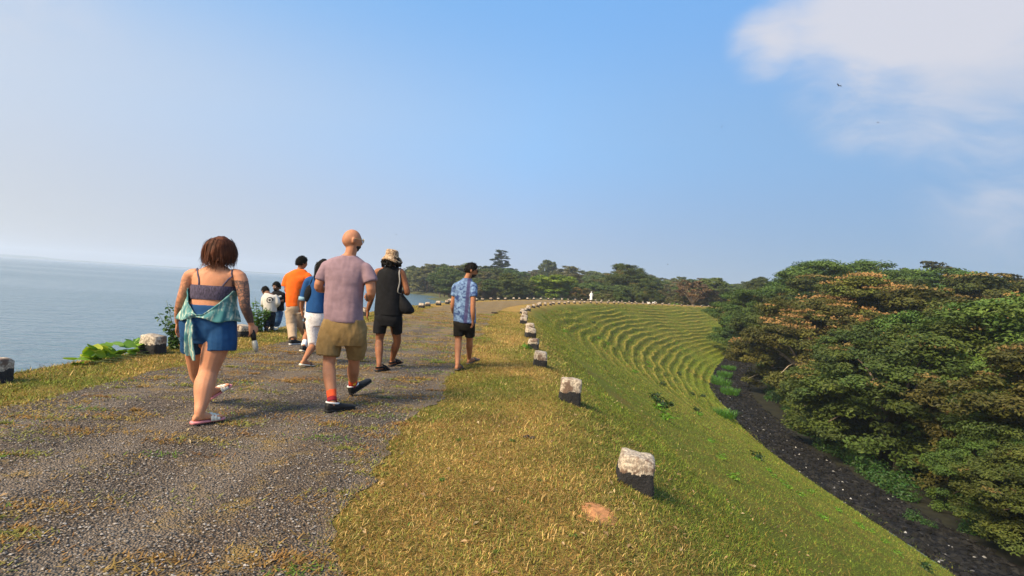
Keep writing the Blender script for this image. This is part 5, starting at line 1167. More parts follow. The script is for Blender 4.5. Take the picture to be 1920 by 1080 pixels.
# ---- man in black with bucket hat
F = Fig('man in black sleeveless top and shorts wearing a patterned bucket hat', 7.95, (722, 694), PEOPLE); P = F.P
LL = Leg(F, (716, 603), (711.5, 640, 0.02), (705.5, 700), 0.5, 0.0, 0.0, 0.27); LR = Leg(F, (740, 603), (745, 640, 0.14), (731, 690), 0.55, 0.12, 0.0, 0.27)
mb = MB(); F.torso(mb, [(728, 612, 18, 0.09), (728, 598, 22, 0.12), (729, 575, 20, 0.11), (730, 545, 21, 0.115), (731, 522, 23, 0.11), (732, 508, 22, 0.085), (733, 500, 10, 0.06)]); limb(mb, [P(733, 506), P(734, 494), P(735, 486)], [0.06, 0.056, 0.06])
hc = P(735, 485, 0.02); hax = head_axes(0.35); head(mb, hc, hax, 1.0)
eL, wL, eR = P(698, 556, -0.02), P(689.5, 584, 0.05), P(764, 549, -0.02)
limb(mb, [P(714, 510), P(706.5, 513), P(702, 535), eL, P(693, 571, 0.01), wL], [0.055, 0.058, 0.048, 0.042, 0.04, 0.027]); hand(mb, wL, P(687, 604, 0.08) - wL, np.array([0.8, 0.4, 0]), np.array([0, 1.0, 0]), 1.05, 0.6)
wR = P(752, 547, 0.2); limb(mb, [P(746, 510), P(753, 513), P(759, 531), eR, P(760, 549, 0.08), wR], [0.055, 0.06, 0.05, 0.044, 0.04, 0.027]); hand(mb, wR, np.array([-0.7, 0.5, 0.3]), np.array([-0.2, 0.2, -0.8]), np.array([0, 0.3, 0.8]), 1.0, 1.0)
LL.skin(mb, (0.09, 0.06, 0.064, 0.036), 0.018); LR.skin(mb, (0.09, 0.06, 0.064, 0.036), 0.018); finish('body', remesh(mb, 0.0098, 2), M['skin_brown'], F, None, lambda co: 0.5 * ((np.linalg.norm(co - LL.knee - (0, -0.05, -0.03), axis=1) < 0.1)))
mb = MB(); F.torso(mb, [(728.5, 592, 26.5, 0.15), (728.5, 578, 26, 0.15), (729.5, 550, 24, 0.14), (730, 526, 24, 0.13), (731, 512, 24, 0.11), (732, 505, 18, 0.09), (733, 500, 12, 0.075)]); finish('sleeveless_top', remesh(mb, 0.010, 4), M['black_cloth'], F, [(0.012, (7, 7, 3), 31)])
mb = MB(); F.torso(mb, [(728, 612, 22, 0.12), (728, 600, 26, 0.145), (728, 588, 25, 0.14)]); limb(mb, [P(716, 600), P(712.5, 614), P(711.5, 626)], [0.115, 0.105, 0.098], 16); limb(mb, [P(741, 600), P(744, 614, 0.03), P(745, 626, 0.06)], [0.115, 0.09, 0.078], 16); finish('shorts', remesh(mb, 0.010, 4), M['black_cloth'], F, [(0.007, (9, 9, 6), 32)])
for l in (LL, LR): sandal(F, l, M['sole_black'], M['black_cloth'], ((0.45, 0.045, 0.09), (0.60, 0.05, 0.07), (0.74, 0.052, 0.05)), True)
r_ = np.random.default_rng(8); mb = MB()
for i in range(150):
    a = r_.uniform(0, 6.283); t = r_.uniform(0, 1); rr_ = np.interp(t, [0, 0.5, 1], [0.10, 0.145, 0.13]); c = np.array([hc[0] + math.cos(a) * rr_, hc[1] - 0.01 + math.sin(a) * rr_ * (0.55 if math.sin(a) > 0 else 0.9), P(735, 484 + 17 * t)[2]])
    mb.ell(c, r_.uniform(0.015, 0.03, 3), r_.uniform(0, 3), 8, 6)
finish('curly_hair', remesh(mb, 0.007, 1), M['hair_black'], F, [(0.006, (60, 60, 60), 5)])
m, nt, b, out = new_mat('patterned_hat'); v = OBJC(nt); n1 = NOISE(nt, v, 26, 2.0, 0.5, 1.5); n2 = NOISE(nt, v, 34, 2.0, 0.5, 1.0)
c = MIX(nt, RAMP(nt, n1, ((0.45, 0.0), (0.5, 1.0))), (0.42, 0.27, 0.14), (0.16, 0.09, 0.05)); c = MIX(nt, RAMP(nt, n2, ((0.55, 0.0), (0.58, 1.0))), c, (0.55, 0.42, 0.28)); setc(nt, b.inputs['Base Color'], c); b.inputs['Roughness'].default_value = 0.9; M['hat'] = m
hx, hy, hzz = hc[0] - 0.0, hc[1], P(735, 487)[2]; mb = MB(); rings = []
for rr_, z in ((0.158, -0.030), (0.160, -0.025), (0.132, 0.022), (0.104, 0.048), (0.101, 0.06), (0.097, 0.11), (0.084, 0.145), (0.05, 0.155), (0.01, 0.156)):
    a = np.arange(36) / 36 * 2 * np.pi; wv = 0.014 * np.sin(a * 3 + 1) * (rr_ > 0.12); rings.append(np.stack([hx + np.cos(a) * rr_ * 1.02, hy + np.sin(a) * rr_ * 1.08, hzz + z + wv - 0.12 * np.cos(a) * rr_], 1))
mb.loft(rings, True); F.part('bucket_hat', mb, M['hat'])
ce = P(753, 556, 0.02); e = empty('tote_bag', tuple(ce)); tag(e, 'slouchy black tote bag hanging at the side of the man in the bucket hat', 'bag')
Q = lambda px, py, dy=0.0: P(px, py, dy) - ce
mb = MB(); mb.loft([np.array([Q(750, 548) + (0.02 * math.cos(a), 0.05 * math.sin(a), 0) for a in np.arange(16) / 16 * 6.2832]), *[np.array([Q(x0, y0) + np.array([w * math.cos(a), d_ * math.sin(a), 0]) for a in np.arange(16) / 16 * 6.2832]) for x0, y0, w, d_ in ((754, 558, 0.05, 0.09), (758, 568, 0.09, 0.11), (761, 578, 0.125, 0.12), (763, 585, 0.12, 0.11), (761, 589.5, 0.08, 0.07))]])
me = remesh(mb, 0.009, 5); link('pouch', me, M['black_cloth'], e); me.materials.clear(); me.materials.append(M['black_cloth'])
mb = MB(); mb.tube(catmull([Q(751, 503, 0.02), Q(748.5, 512, -0.12), Q(749.5, 530, -0.14), Q(746, 548, -0.13), Q(752, 552, -0.08)], 16), np.full(16, 0.010), 6, True, 0.3, (1, 0, 0)); link('strap', mb.mesh('strap', plain('grey_webbing', (0.28, 0.26, 0.23), 0.8)), None, e)

# ---- man in blue tie-dye tee
F = Fig('man in blue tie-dye tee, black shorts and sunglasses walking on the grass edge', 8.65, (868, 692), PEOPLE); P = F.P
LL = Leg(F, (860, 612), (859.5, 638, 0.0), (855, 697), 0.25, 0.0, 0.0, 0.26); LR = Leg(F, (880, 612), (880.5, 638, 0.12), (877, 686), 0.75, 0.25, 0.0, 0.26)
mb = MB(); F.torso(mb, [(870, 620, 14, 0.09), (870, 608, 18, 0.115), (870, 585, 17.5, 0.11), (871, 560, 18, 0.115), (871, 543, 17, 0.10), (872, 534, 14, 0.075), (875, 524, 7, 0.055)], 0.2); limb(mb, [P(873, 530), P(878, 519), P(882, 511)], [0.058, 0.054, 0.058])
hc = P(884, 508.5, 0.02); hax = head_axes(1.35, -0.12); head(mb, hc, hax, 1.06)
eR, wR = P(886.5, 580, -0.17), P(887, 601, -0.12); limb(mb, [P(882, 537), P(887, 539, -0.06), P(887.5, 557, -0.13), eR, P(887, 592, -0.16), wR], [0.04, 0.045, 0.046, 0.041, 0.037, 0.026]); hand(mb, wR, P(886.5, 622, -0.06) - wR, np.array([-0.8, 0.3, 0]), np.array([-0.2, 1.0, 0]), 1.02, 0.55)
eL, wL = P(849, 578, 0.03), P(853, 592, 0.2); limb(mb, [P(860, 537), P(855, 539), P(852, 556), eL, wL], [0.04, 0.045, 0.046, 0.041, 0.026]); hand(mb, wL, np.array([0.3, 0.8, -0.3]), np.array([0.8, 0, 0]), np.array([0, 0.3, 1.0]), 1.0, 0.7)
LL.skin(mb, (0.085, 0.056, 0.06, 0.036), 0.018); LR.skin(mb, (0.085, 0.056, 0.06, 0.036), 0.018); finish('body', remesh(mb, 0.0098, 2), M['skin_tan'], F)
mb = MB(); F.torso(mb, [(871, 606, 22, 0.14), (871, 592, 21.5, 0.135), (871, 568, 20, 0.125), (871, 548, 20.5, 0.12), (871, 537, 20.5, 0.105), (872.5, 531, 17, 0.09), (874, 527, 12, 0.08), (876, 523, 8, 0.07)], 0.2); limb(mb, [P(880, 537), P(887, 538, -0.05), P(888, 547, -0.1), P(888, 558, -0.135)], [0.065, 0.068, 0.066, 0.066], 14); limb(mb, [P(861, 537), P(855.5, 538), P(853, 546), P(851.5, 556)], [0.065, 0.066, 0.064, 0.062], 14)
m, nt, b, out = new_mat('blue_tie_dye'); v = OBJC(nt); n1 = NOISE(nt, v, 14, 4.0, 0.6, 0.8); n2 = NOISE(nt, v, 34, 3.0)
c = MIX(nt, RAMP(nt, n1, ((0.38, 0.0), (0.62, 1.0))), (0.012, 0.035, 0.13), (0.18, 0.29, 0.46)); c = MIX(nt, RAMP(nt, n2, ((0.55, 0.0), (0.7, 0.6))), c, (0.03, 0.06, 0.19))
sv = NN(nt, 'ShaderNodeSeparateXYZ', {0: v}); xx = MATH(nt, 'ABSOLUTE', MATH(nt, 'ADD', MATH(nt, 'ADD', sv.outputs[0], MATH(nt, 'MULTIPLY', sv.outputs[2], -0.02)), 0.016))
back = MATH(nt, 'LESS_THAN', sv.outputs[1], 0.0); c = MIX(nt, MATH(nt, 'MULTIPLY', RAMP(nt, xx, ((0.024, 0.85), (0.036, 0.0))), 1.0), c, (0.05, 0.038, 0.12)); setc(nt, b.inputs['Base Color'], c); b.inputs['Roughness'].default_value = 0.85; M['tiedye'] = m
finish('tee_shirt', remesh(mb, 0.009, 6), M['tiedye'], F, [(0.011, (8, 8, 2.5), 41), (0.007, (5, 5, 11), 42)])
mb = MB(); F.torso(mb, [(870, 620, 17, 0.11), (870, 610, 20.5, 0.13), (870, 603, 20, 0.125)]); limb(mb, [P(861, 608), P(860, 620), P(860, 631)], [0.10, 0.092, 0.088], 16); limb(mb, [P(880, 608), P(881, 620, 0.03), P(881, 632, 0.06)], [0.10, 0.09, 0.085], 16)
finish('shorts', remesh(mb, 0.010, 3), cloth_mat('dark_brown_black', (0.016, 0.014, 0.011), 0.3), F, [(0.006, (9, 9, 6), 43)])
M['sandal_tan'] = plain('sandal_brown', (0.09, 0.07, 0.055), 0.7)
for l in (LL, LR): sandal(F, l, M['sandal_tan'], M['sandal_tan'], ((0.6, 0.05, 0.068), (0.72, 0.05, 0.052)), False)
short_hair(F, hc, hax, 1.06, SHORT_HAIR(0.25, 0.13), 6)
mb = MB(); head_shell(mb, hc, hax, 1.06, BEARD(0.05), 44, 34, 0.02, 3); F.part('beard', mb, M['beard_dark'])
glasses(F, hc, hax, 1.06, M['sole_black'], M['dark_glass'], 0.028, 0.022)

# ---- man in orange tee
F = Fig('man in bright orange tee and beige trousers walking nearest the lake edge', 10.3, (553, 646), PEOPLE); P = F.P
LL = Leg(F, (545, 580), (547, 610, -0.02), (544, 649), 0.5, 0, 0, 0.27); LR = Leg(F, (562, 580), (566, 610, 0.15), (572, 641), 0.2, 0.2, 0, 0.27)
mb = MB(); F.torso(mb, [(552, 590, 11, 0.09), (552, 575, 15, 0.12), (554, 550, 15, 0.12), (557, 527, 17, 0.11), (559, 518, 15, 0.08), (562, 507, 7, 0.055)]); limb(mb, [P(561, 511), P(564, 503), P(566, 496)], [0.062, 0.058, 0.06]); hc = P(566.5, 494.5, 0.02); hax = head_axes(0.75, -0.02); head(mb, hc, hax, 1.05)
eL, eR = P(537, 545, 0.0), P(584, 545, 0.0); wL, wR = P(543, 553, 0.22), P(578, 553, 0.22)
for sh, el, wr in ((P(543, 521), eL, wL), (P(576, 521), eR, wR)): limb(mb, [sh, (sh + el) / 2, el, wr], [0.045, 0.052, 0.044, 0.028]); hand(mb, wr, np.array([0, 1.0, 0]), np.array([0, 0, -1.0]), np.array([0, 0.2, 1.0]), 1, 0.8)
LL.skin(mb, (0.08, 0.055, 0.058, 0.036), 0.01); LR.skin(mb, (0.08, 0.055, 0.058, 0.036), 0.01); finish('body', remesh(mb, 0.011, 2), M['skin_tan'], F)
mb = MB(); F.torso(mb, [(551, 576, 14, 0.15), (551, 560, 14.5, 0.145), (554, 540, 17, 0.135), (558, 523, 21, 0.125), (559, 515.5, 20.5, 0.105), (561, 510, 15, 0.09), (563, 506, 9, 0.075)]); limb(mb, [P(548, 519), P(541.5, 520), P(536, 533), P(535, 538)], [0.08, 0.082, 0.08, 0.08], 14); limb(mb, [P(571, 519), P(577.5, 520), P(582, 533), P(583, 538)], [0.08, 0.082, 0.08, 0.08], 14)
M['orange'] = cloth_mat('orange_jersey', (0.85, 0.135, 0.015), 0.08); finish('tee_shirt', remesh(mb, 0.010, 6), M['orange'], F, [(0.013, (7, 7, 2.5), 51), (0.008, (5, 5, 10), 52)])
mb = MB(); F.torso(mb, [(551, 590, 11, 0.10), (551, 580, 14, 0.14), (552, 572, 13.5, 0.135)]); LL.tube(mb, 0.1, 1.93, 0.12, 0.082, n=16); LR.tube(mb, 0.1, 1.93, 0.12, 0.08, n=16); M['beige'] = cloth_mat('beige_cotton', (0.42, 0.31, 0.21), 0.1); finish('trousers', remesh(mb, 0.011, 3), M['beige'], F, [(0.013, (7, 7, 8), 53)])
for l in (LL, LR):
    mb = MB(); shoe_loft(mb, l.fr, l.L * 1.08, SHOE, 0.012); o = F.part('shoe', mb, M['sole_black']); mb = MB(); shoe_loft(mb, l.fr, l.L * 1.1, SOLE); F.part('sole', mb, M['white_cloth'], True, o)
short_hair(F, hc, hax, 1.05, SHORT_HAIR(0.3, 0.22), 8)

# ---- woman in blue top and white trousers
F = Fig('woman in blue top and white cropped trousers half hidden behind the bald man', 8.05, (585, 680), PEOPLE); P = F.P
LL = Leg(F, (587, 600), (588, 648, 0.0), (563, 692), 0.55, -0.15, 0.03, 0.23); LR = Leg(F, (604, 600), (612, 640, 0.3), (618, 680), 0.2, 0.2, 0, 0.23)
mb = MB(); F.torso(mb, [(594, 612, 14, 0.10), (594, 596, 18, 0.125), (595, 570, 16, 0.11), (596, 545, 17, 0.11), (599, 527, 19, 0.095), (602, 517, 9, 0.06)], 0.15); limb(mb, [P(601, 520), P(605, 511), P(608, 502)], [0.055, 0.05, 0.055]); hc = P(608, 501, 0.02); hax = head_axes(0.4, -0.1); head(mb, hc, hax, 0.95)
eL, wL = P(568, 562, -0.02), P(566, 583, 0.05); limb(mb, [P(585, 528), P(578, 531), P(572, 548), eL, P(566, 573, 0.02), wL], [0.055, 0.055, 0.048, 0.04, 0.035, 0.025]); hand(mb, wL, P(567, 600, 0.08) - wL, np.array([0.8, 0.3, 0]), np.array([0, 1.0, 0]), 0.95, 0.7)
eR, wR = P(622, 560, 0.0), P(616, 565, 0.2); limb(mb, [P(612, 528), P(618, 534), eR, wR], [0.055, 0.053, 0.04, 0.025]); hand(mb, wR, np.array([0, 1.0, 0]), np.array([-0.8, 0, 0]), np.array([0, 0.2, 1.0]), 0.95, 0.8)
LL.skin(mb, (0.085, 0.055, 0.056, 0.033), 0.014); LR.skin(mb, (0.085, 0.055, 0.056, 0.033), 0.014); finish('body', remesh(mb, 0.0098, 2), M['skin_tan'], F)
mb = MB(); F.torso(mb, [(593.5, 587, 20, 0.145), (594, 573, 19.5, 0.14), (595, 550, 18.5, 0.125), (598, 531, 20, 0.11), (601, 520, 14, 0.085), (603, 516, 9, 0.07)], 0.15); limb(mb, [P(588, 527), P(579, 531), P(573, 547), P(568.5, 563)], [0.075, 0.078, 0.073, 0.068], 14); limb(mb, [P(610, 527), P(618, 533), P(622, 558)], [0.075, 0.075, 0.065], 14)
M['royal_blue'] = cloth_mat('royal_blue_cotton', (0.014, 0.065, 0.19), 0.12); finish('blue_top', remesh(mb, 0.010, 3), M['royal_blue'], F, [(0.008, (9, 9, 4), 61)])
mb = MB(); mb.tube(np.array([P(569.5, 558, -0.015), P(568, 565, -0.02)]), [0.072, 0.071], 14); F.part('cuff', mb, cloth_mat('pale_blue_cuff', (0.22, 0.36, 0.45), 0.1))
mb = MB(); F.torso(mb, [(594, 612, 16, 0.11), (594, 598, 20, 0.14), (594, 584, 19, 0.135)]); LL.tube(mb, 0.05, 1.12, 0.12, 0.075, n=12); LR.tube(mb, 0.05, 1.3, 0.12, 0.075, n=12)
m, nt, b, out = new_mat('white_print'); v = OBJC(nt); c = MIX(nt, RAMP(nt, NOISE(nt, v, 30, 3.0), ((0.5, 0.0), (0.62, 0.5))), (0.74, 0.70, 0.68), (0.5, 0.4, 0.42)); setc(nt, b.inputs['Base Color'], c); b.inputs['Roughness'].default_value = 0.9; M['white_print'] = m; finish('trousers', remesh(mb, 0.010, 3), M['white_print'], F, [(0.007, (8, 8, 7), 62)])
for l in (LL, LR): sandal(F, l, M['cream_strap'], M['sandal_tan'], ((0.66, 0.046, 0.05),), False)
def longhair(t, a):
    z = P(606, 486 + 46 * t)[2]; k = np.interp(t, [0, 0.12, 0.35, 0.6, 1], [0.25, 0.8, 1.0, 0.85, 0.5]); cx = np.interp(t, [0, 0.5, 1], [hc[0], hc[0] - 0.02, P(597, 525)[0]])
    return np.array([cx + math.cos(a) * 0.105 * k, hc[1] - 0.02 - 0.04 * t + math.sin(a) * 0.11 * k * (0.6 if math.sin(a) > 0 else 1), z])
mb = MB(); mb.loft([np.array([longhair(t, a) for a in np.arange(28) / 28 * 2 * np.pi]) for t in np.linspace(0, 1, 14)]); hr = finish('hair', remesh(mb, 0.009, 2), M['hair_black'], F, [(0.006, (30, 30, 4), 3)]); strands(F, 'locks', M['hair_black'], hc, longhair, 300, 5, hr, 6, 0.004, 0.02)
cb = P(577, 550, -0.12); e = empty('shoulder_bag', tuple(cb)); tag(e, 'black shoulder bag tucked under the arm of the woman in blue', 'bag'); Q = lambda px, py, dy=0.0: P(px, py, dy) - cb
mb = MB(); mb.tube(catmull([Q(581, 536, -0.08), Q(578, 550, -0.10), Q(576, 567, -0.09)], 8), [0.02, 0.045, 0.055, 0.06, 0.062, 0.06, 0.05, 0.02], 12, True, 0.6, (1, 0, 0)); link('pouch', mb.mesh('pouch', M['black_cloth']), None, e)
mb = MB(); mb.tube(catmull([Q(581, 537, -0.08), Q(584, 528, -0.09), Q(588, 520, -0.04), Q(592, 517, 0.05)], 10), np.full(10, 0.01), 6, True, 0.4, (1, 0, 0)); link('strap', mb.mesh('strap', M['black_cloth']), None, e)

# ---- person in dark shorts and white socks, mostly hidden
F = Fig('person in dark shorts and white socks mostly hidden behind the woman in blue', 9.35, (568, 664), PEOPLE); P = F.P
LL = Leg(F, (578, 606), (576, 626, 0.04), (564, 667), 0.15, -0.25, 0.05, 0.22); LR = Leg(F, (588, 606), (592, 628, 0.2), (590, 655), 0.1, 0.1, 0, 0.22)
mb = MB(); F.torso(mb, [(584, 610, 9, 0.08), (584, 600, 12, 0.10), (587, 575, 11.5, 0.09), (591, 548, 13, 0.09), (594, 536, 12, 0.07), (597, 530, 5, 0.05)]); limb(mb, [P(596, 533), P(599, 526), P(601, 520)], [0.05, 0.046, 0.05]); hc = P(602, 517, 0.03); hax = head_axes(0.2, -0.2); head(mb, hc, hax, 0.9)
wL = P(574, 588, 0.02); limb(mb, [P(584, 540), P(579, 545), P(576, 566), wL], [0.045, 0.046, 0.038, 0.024]); hand(mb, wL, P(573, 604, 0.06) - wL, np.array([0.7, 0.5, 0]), np.array([0, 1.0, 0]), 0.85, 0.9); wR = P(606, 575, 0.15); limb(mb, [P(602, 540), P(607, 556), wR], [0.045, 0.04, 0.024]); hand(mb, wR, np.array([0, 0.8, -0.4]), np.array([-0.8, 0, 0]), np.array([0, 0.4, 1.0]), 0.85, 0.8)
LL.skin(mb, (0.075, 0.05, 0.053, 0.033), 0.01); LR.skin(mb, (0.075, 0.05, 0.053, 0.033), 0.01); finish('body', remesh(mb, 0.011, 2), M['skin_tan'], F)
mb = MB(); F.torso(mb, [(584.5, 598, 13, 0.12), (586, 580, 13, 0.11), (591, 550, 14, 0.105), (594, 538, 12, 0.085), (597, 531, 6, 0.06)]); limb(mb, [P(586, 540), P(580, 545), P(577.5, 558)], [0.06, 0.062, 0.058], 12); finish('tee_shirt', remesh(mb, 0.011, 3), M['white_cloth'], F, [(0.006, (9, 9, 4), 65)])
mb = MB(); F.torso(mb, [(584, 610, 10, 0.10), (584, 602, 13, 0.12), (584, 596, 12.5, 0.115)]); LL.tube(mb, 0.05, 0.55, 0.09, 0.08); LR.tube(mb, 0.05, 0.6, 0.09, 0.08); finish('shorts', remesh(mb, 0.010, 3), M['black_cloth'], F)
for l in (LL, LR):
    mb = MB(); l.tube(mb, 1.62, 1.98, 0.046, 0.046); F.part('sock', mb, M['white_cloth']); mb = MB(); shoe_loft(mb, l.fr, l.L * 1.1, SHOE, 0.014); o = F.part('shoe', mb, M['sole_black']); mb = MB(); shoe_loft(mb, l.fr, l.L * 1.14, SOLE); F.part('sole', mb, M['cream_strap'], True, o)
short_hair(F, hc, hax, 0.9, SHORT_HAIR(0.3, 0.12), 9)
ph = P(573, 597, 0.08); mb = MB(); mb.loft([np.array([(sx * 0.037, y_, sz_ * 0.07) for sx, sz_ in ((-1, -1), (1, -1), (1, 1), (-1, 1))]) for y_ in (-0.005, 0.005)]); o = link('phone', mb.mesh('phone', plain('pale_blue_phone', (0.35, 0.48, 0.62), 0.3, 0.2, 30), False), None, None, tuple(ph)); o.rotation_euler = (0.2, 0.3, 0.3); tag(o, 'pale blue phone held in the hand beside the dark shorts', 'phone')

# ---- two men by the water
F = Fig('man in pale jacket with dark back print, head bowed, by the lake', 12.3, (503, 621), 'men standing at the lake edge'); P = F.P
LL = Leg(F, (502, 588), (500, 604, 0.02), (499.5, 623.5), -0.5, 0, 0, 0.26); LR = Leg(F, (510, 588), (509, 604, 0.05), (508.5, 621), -0.3, 0, 0, 0.26)
mb = MB(); F.torso(mb, [(506, 592, 7, 0.08), (506, 582, 10, 0.11), (507, 568, 10, 0.11), (507, 558, 12, 0.11), (504, 552, 8, 0.07), (501, 549, 4.5, 0.05)]); limb(mb, [P(503, 552), P(499.5, 548, 0.05)], [0.055, 0.055]); hc = P(497.5, 547, 0.08); hax = head_axes(-0.9, -0.5); head(mb, hc, hax, 0.98); LL.skin(mb, (0.07, 0.05, 0.05, 0.034), 0.01); LR.skin(mb, (0.07, 0.05, 0.05, 0.034), 0.01)
wL, wR = P(493, 574, 0.18), P(513, 578, 0.2)
for sh, el, wr in ((P(497, 557), P(494, 570), wL), (P(517, 557), P(520, 571), wR)): limb(mb, [sh, el, wr], [0.05, 0.042, 0.026]); hand(mb, wr, np.array([0, 1.0, -0.2]), np.array([0, 0, -1.0]), np.array([0, 0.3, 1.0]), 1, 0.9)
finish('body', remesh(mb, 0.012, 2), M['skin_dark'], F)
mb = MB(); F.torso(mb, [(506.5, 585, 11.5, 0.14), (506.5, 575, 11.5, 0.14), (507, 562, 12.5, 0.135), (506.5, 556, 12, 0.11), (502, 550.5, 5.5, 0.075)]); limb(mb, [P(499, 556), P(495.5, 560), P(493.5, 570), P(493.5, 575, 0.12)], [0.06, 0.064, 0.058, 0.048], 14); limb(mb, [P(514, 556), P(518, 560), P(520.5, 570), P(514.5, 577, 0.14)], [0.06, 0.064, 0.058, 0.048], 14)
m, nt, b, out = new_mat('pale_jacket'); v = OBJC(nt); pc = P(510.5, 563.5) - F.base; rel = NN(nt, 'ShaderNodeVectorMath', {0: v, 1: tuple(pc)}, operation='SUBTRACT').outputs[0]; sv = NN(nt, 'ShaderNodeSeparateXYZ', {0: rel})
rd = MATH(nt, 'SQRT', MATH(nt, 'ADD', MATH(nt, 'POWER', sv.outputs[0], 2.0), MATH(nt, 'POWER', sv.outputs[2], 2.0))); n1 = NOISE(nt, v, 22, 3.0)
ring = MATH(nt, 'MULTIPLY', MATH(nt, 'GREATER_THAN', rd, 0.048), MATH(nt, 'LESS_THAN', rd, 0.075)); blob = MATH(nt, 'LESS_THAN', MATH(nt, 'ADD', rd, MATH(nt, 'MULTIPLY', n1, 0.04)), 0.048); bk = MATH(nt, 'LESS_THAN', sv.outputs[1], 0.0)
pr_ = MATH(nt, 'MULTIPLY', MATH(nt, 'MAXIMUM', MATH(nt, 'MULTIPLY', ring, MATH(nt, 'GREATER_THAN', n1, 0.44)), blob), bk); setc(nt, b.inputs['Base Color'], MIX(nt, pr_, MIX(nt, n1, (0.42, 0.40, 0.36), (0.62, 0.58, 0.52)), (0.02, 0.02, 0.025))); b.inputs['Roughness'].default_value = 0.9
finish('jacket', remesh(mb, 0.012, 2), m, F, [(0.007, (9, 9, 6), 71)]); mb = MB(); F.torso(mb, [(506, 592, 8, 0.1), (506, 582, 10.5, 0.12)]); LL.tube(mb, 0.05, 1.95, 0.09, 0.06, n=14); LR.tube(mb, 0.05, 1.95, 0.09, 0.06, n=14); finish('jeans', remesh(mb, 0.012, 2), cloth_mat('dark_jeans', (0.015, 0.022, 0.035), 0.3), F, [(0.006, (9, 9, 8), 72)])
for l in (LL, LR): mb = MB(); shoe_loft(mb, l.fr, l.L * 1.05, SHOE, 0.0); F.part('shoe', mb, M['sole_black'])
short_hair(F, hc, hax, 0.98, SHORT_HAIR(0.3, 0.1), 9)

F = Fig('man in black tee and blue jeans facing the camera by the lake', 12.7, (517, 620), 'men standing at the lake edge'); P = F.P
LL = Leg(F, (513, 585), (515, 602, -0.04), (514, 619.5), 3.4, 0, 0, 0.26); LR = Leg(F, (524, 585), (522, 602, -0.04), (519.5, 619), 2.9, 0, 0, 0.26)
mb = MB(); F.torso(mb, [(519, 590, 8, 0.08), (519, 582, 11, 0.11), (520, 568, 10.5, 0.11), (522, 555, 12, 0.11), (521, 549, 10, 0.08), (519.5, 545.5, 4.5, 0.055)]); limb(mb, [P(520, 549), P(519, 544), P(518.5, 540)], [0.056, 0.052, 0.056]); hc = P(518.3, 539.3, -0.02); hax = head_axes(3.35, -0.1); head(mb, hc, hax, 1.0); LL.skin(mb, (0.07, 0.05, 0.05, 0.034), 0.01); LR.skin(mb, (0.07, 0.05, 0.05, 0.034), 0.01)
wL, wR = P(527, 566, -0.15), P(514, 568, -0.12)
for sh, el, wr in ((P(530, 553), P(535, 562, 0.05), wL), (P(513, 553), P(510, 566, 0.03), wR)): limb(mb, [sh, el, wr], [0.05, 0.042, 0.026]); hand(mb, wr, np.array([-0.5, -0.8, 0]), np.array([0, 0, -1.0]), np.array([0, -0.3, 1.0]), 1, 0.9)
finish('body', remesh(mb, 0.012, 2), M['skin_dark'], F)
mb = MB(); F.torso(mb, [(521, 583, 11.5, 0.13), (521, 570, 11, 0.13), (522, 557, 12.5, 0.125), (521.5, 550, 10.5, 0.095), (520, 546, 5.5, 0.07)]); limb(mb, [P(528, 552), P(531.5, 555), P(535, 562, 0.04), P(531, 566, -0.06)], [0.06, 0.064, 0.058, 0.048], 14); limb(mb, [P(515, 552), P(512, 555), P(510.5, 565, 0.02)], [0.07, 0.07, 0.06], 14); finish('tee_shirt', remesh(mb, 0.012, 2), M['black_cloth'], F, [(0.007, (9, 9, 5), 75)])
mb = MB(); q = P(525, 557, -0.128)
for ox, oz, a, b_ in ((0, 0, 0.038, 0.022), (-0.02, -0.012, 0.022, 0.016), (0.018, 0.012, 0.022, 0.015)): mb.ell(q + (ox, 0, oz), (a, 0.008, b_), 0.25)
F.part('chest_print', mb, M['white_cloth'])
mb = MB(); F.torso(mb, [(519, 590, 9, 0.1), (519, 581, 11, 0.12)]); LL.tube(mb, 0.05, 1.95, 0.095, 0.058, n=14); LR.tube(mb, 0.05, 1.95, 0.095, 0.058, n=14); finish('jeans', remesh(mb, 0.012, 2), cloth_mat('blue_jeans', (0.05, 0.11, 0.22), 0.4, 9), F, [(0.006, (9, 9, 8), 76)])
for l in (LL, LR): mb = MB(); shoe_loft(mb, l.fr, l.L * 1.05, SHOE, 0.0); F.part('shoe', mb, M['cream_strap'])
short_hair(F, hc, hax, 1.0, SHORT_HAIR(0.25, 0.2), 9); mb = MB(); head_shell(mb, hc, hax, 1.0, BEARD(0.04), 36, 28, 0.02, 3); F.part('beard', mb, M['hair_black'])
for sg in (-1, 1): mb = MB(); mb.ell(hc + hax[0] * sg * 0.031 + hax[1] * 0.083 + hax[2] * 0.004, (0.011, 0.011, 0.008)); F.part('eye', mb, M['white_cloth'])

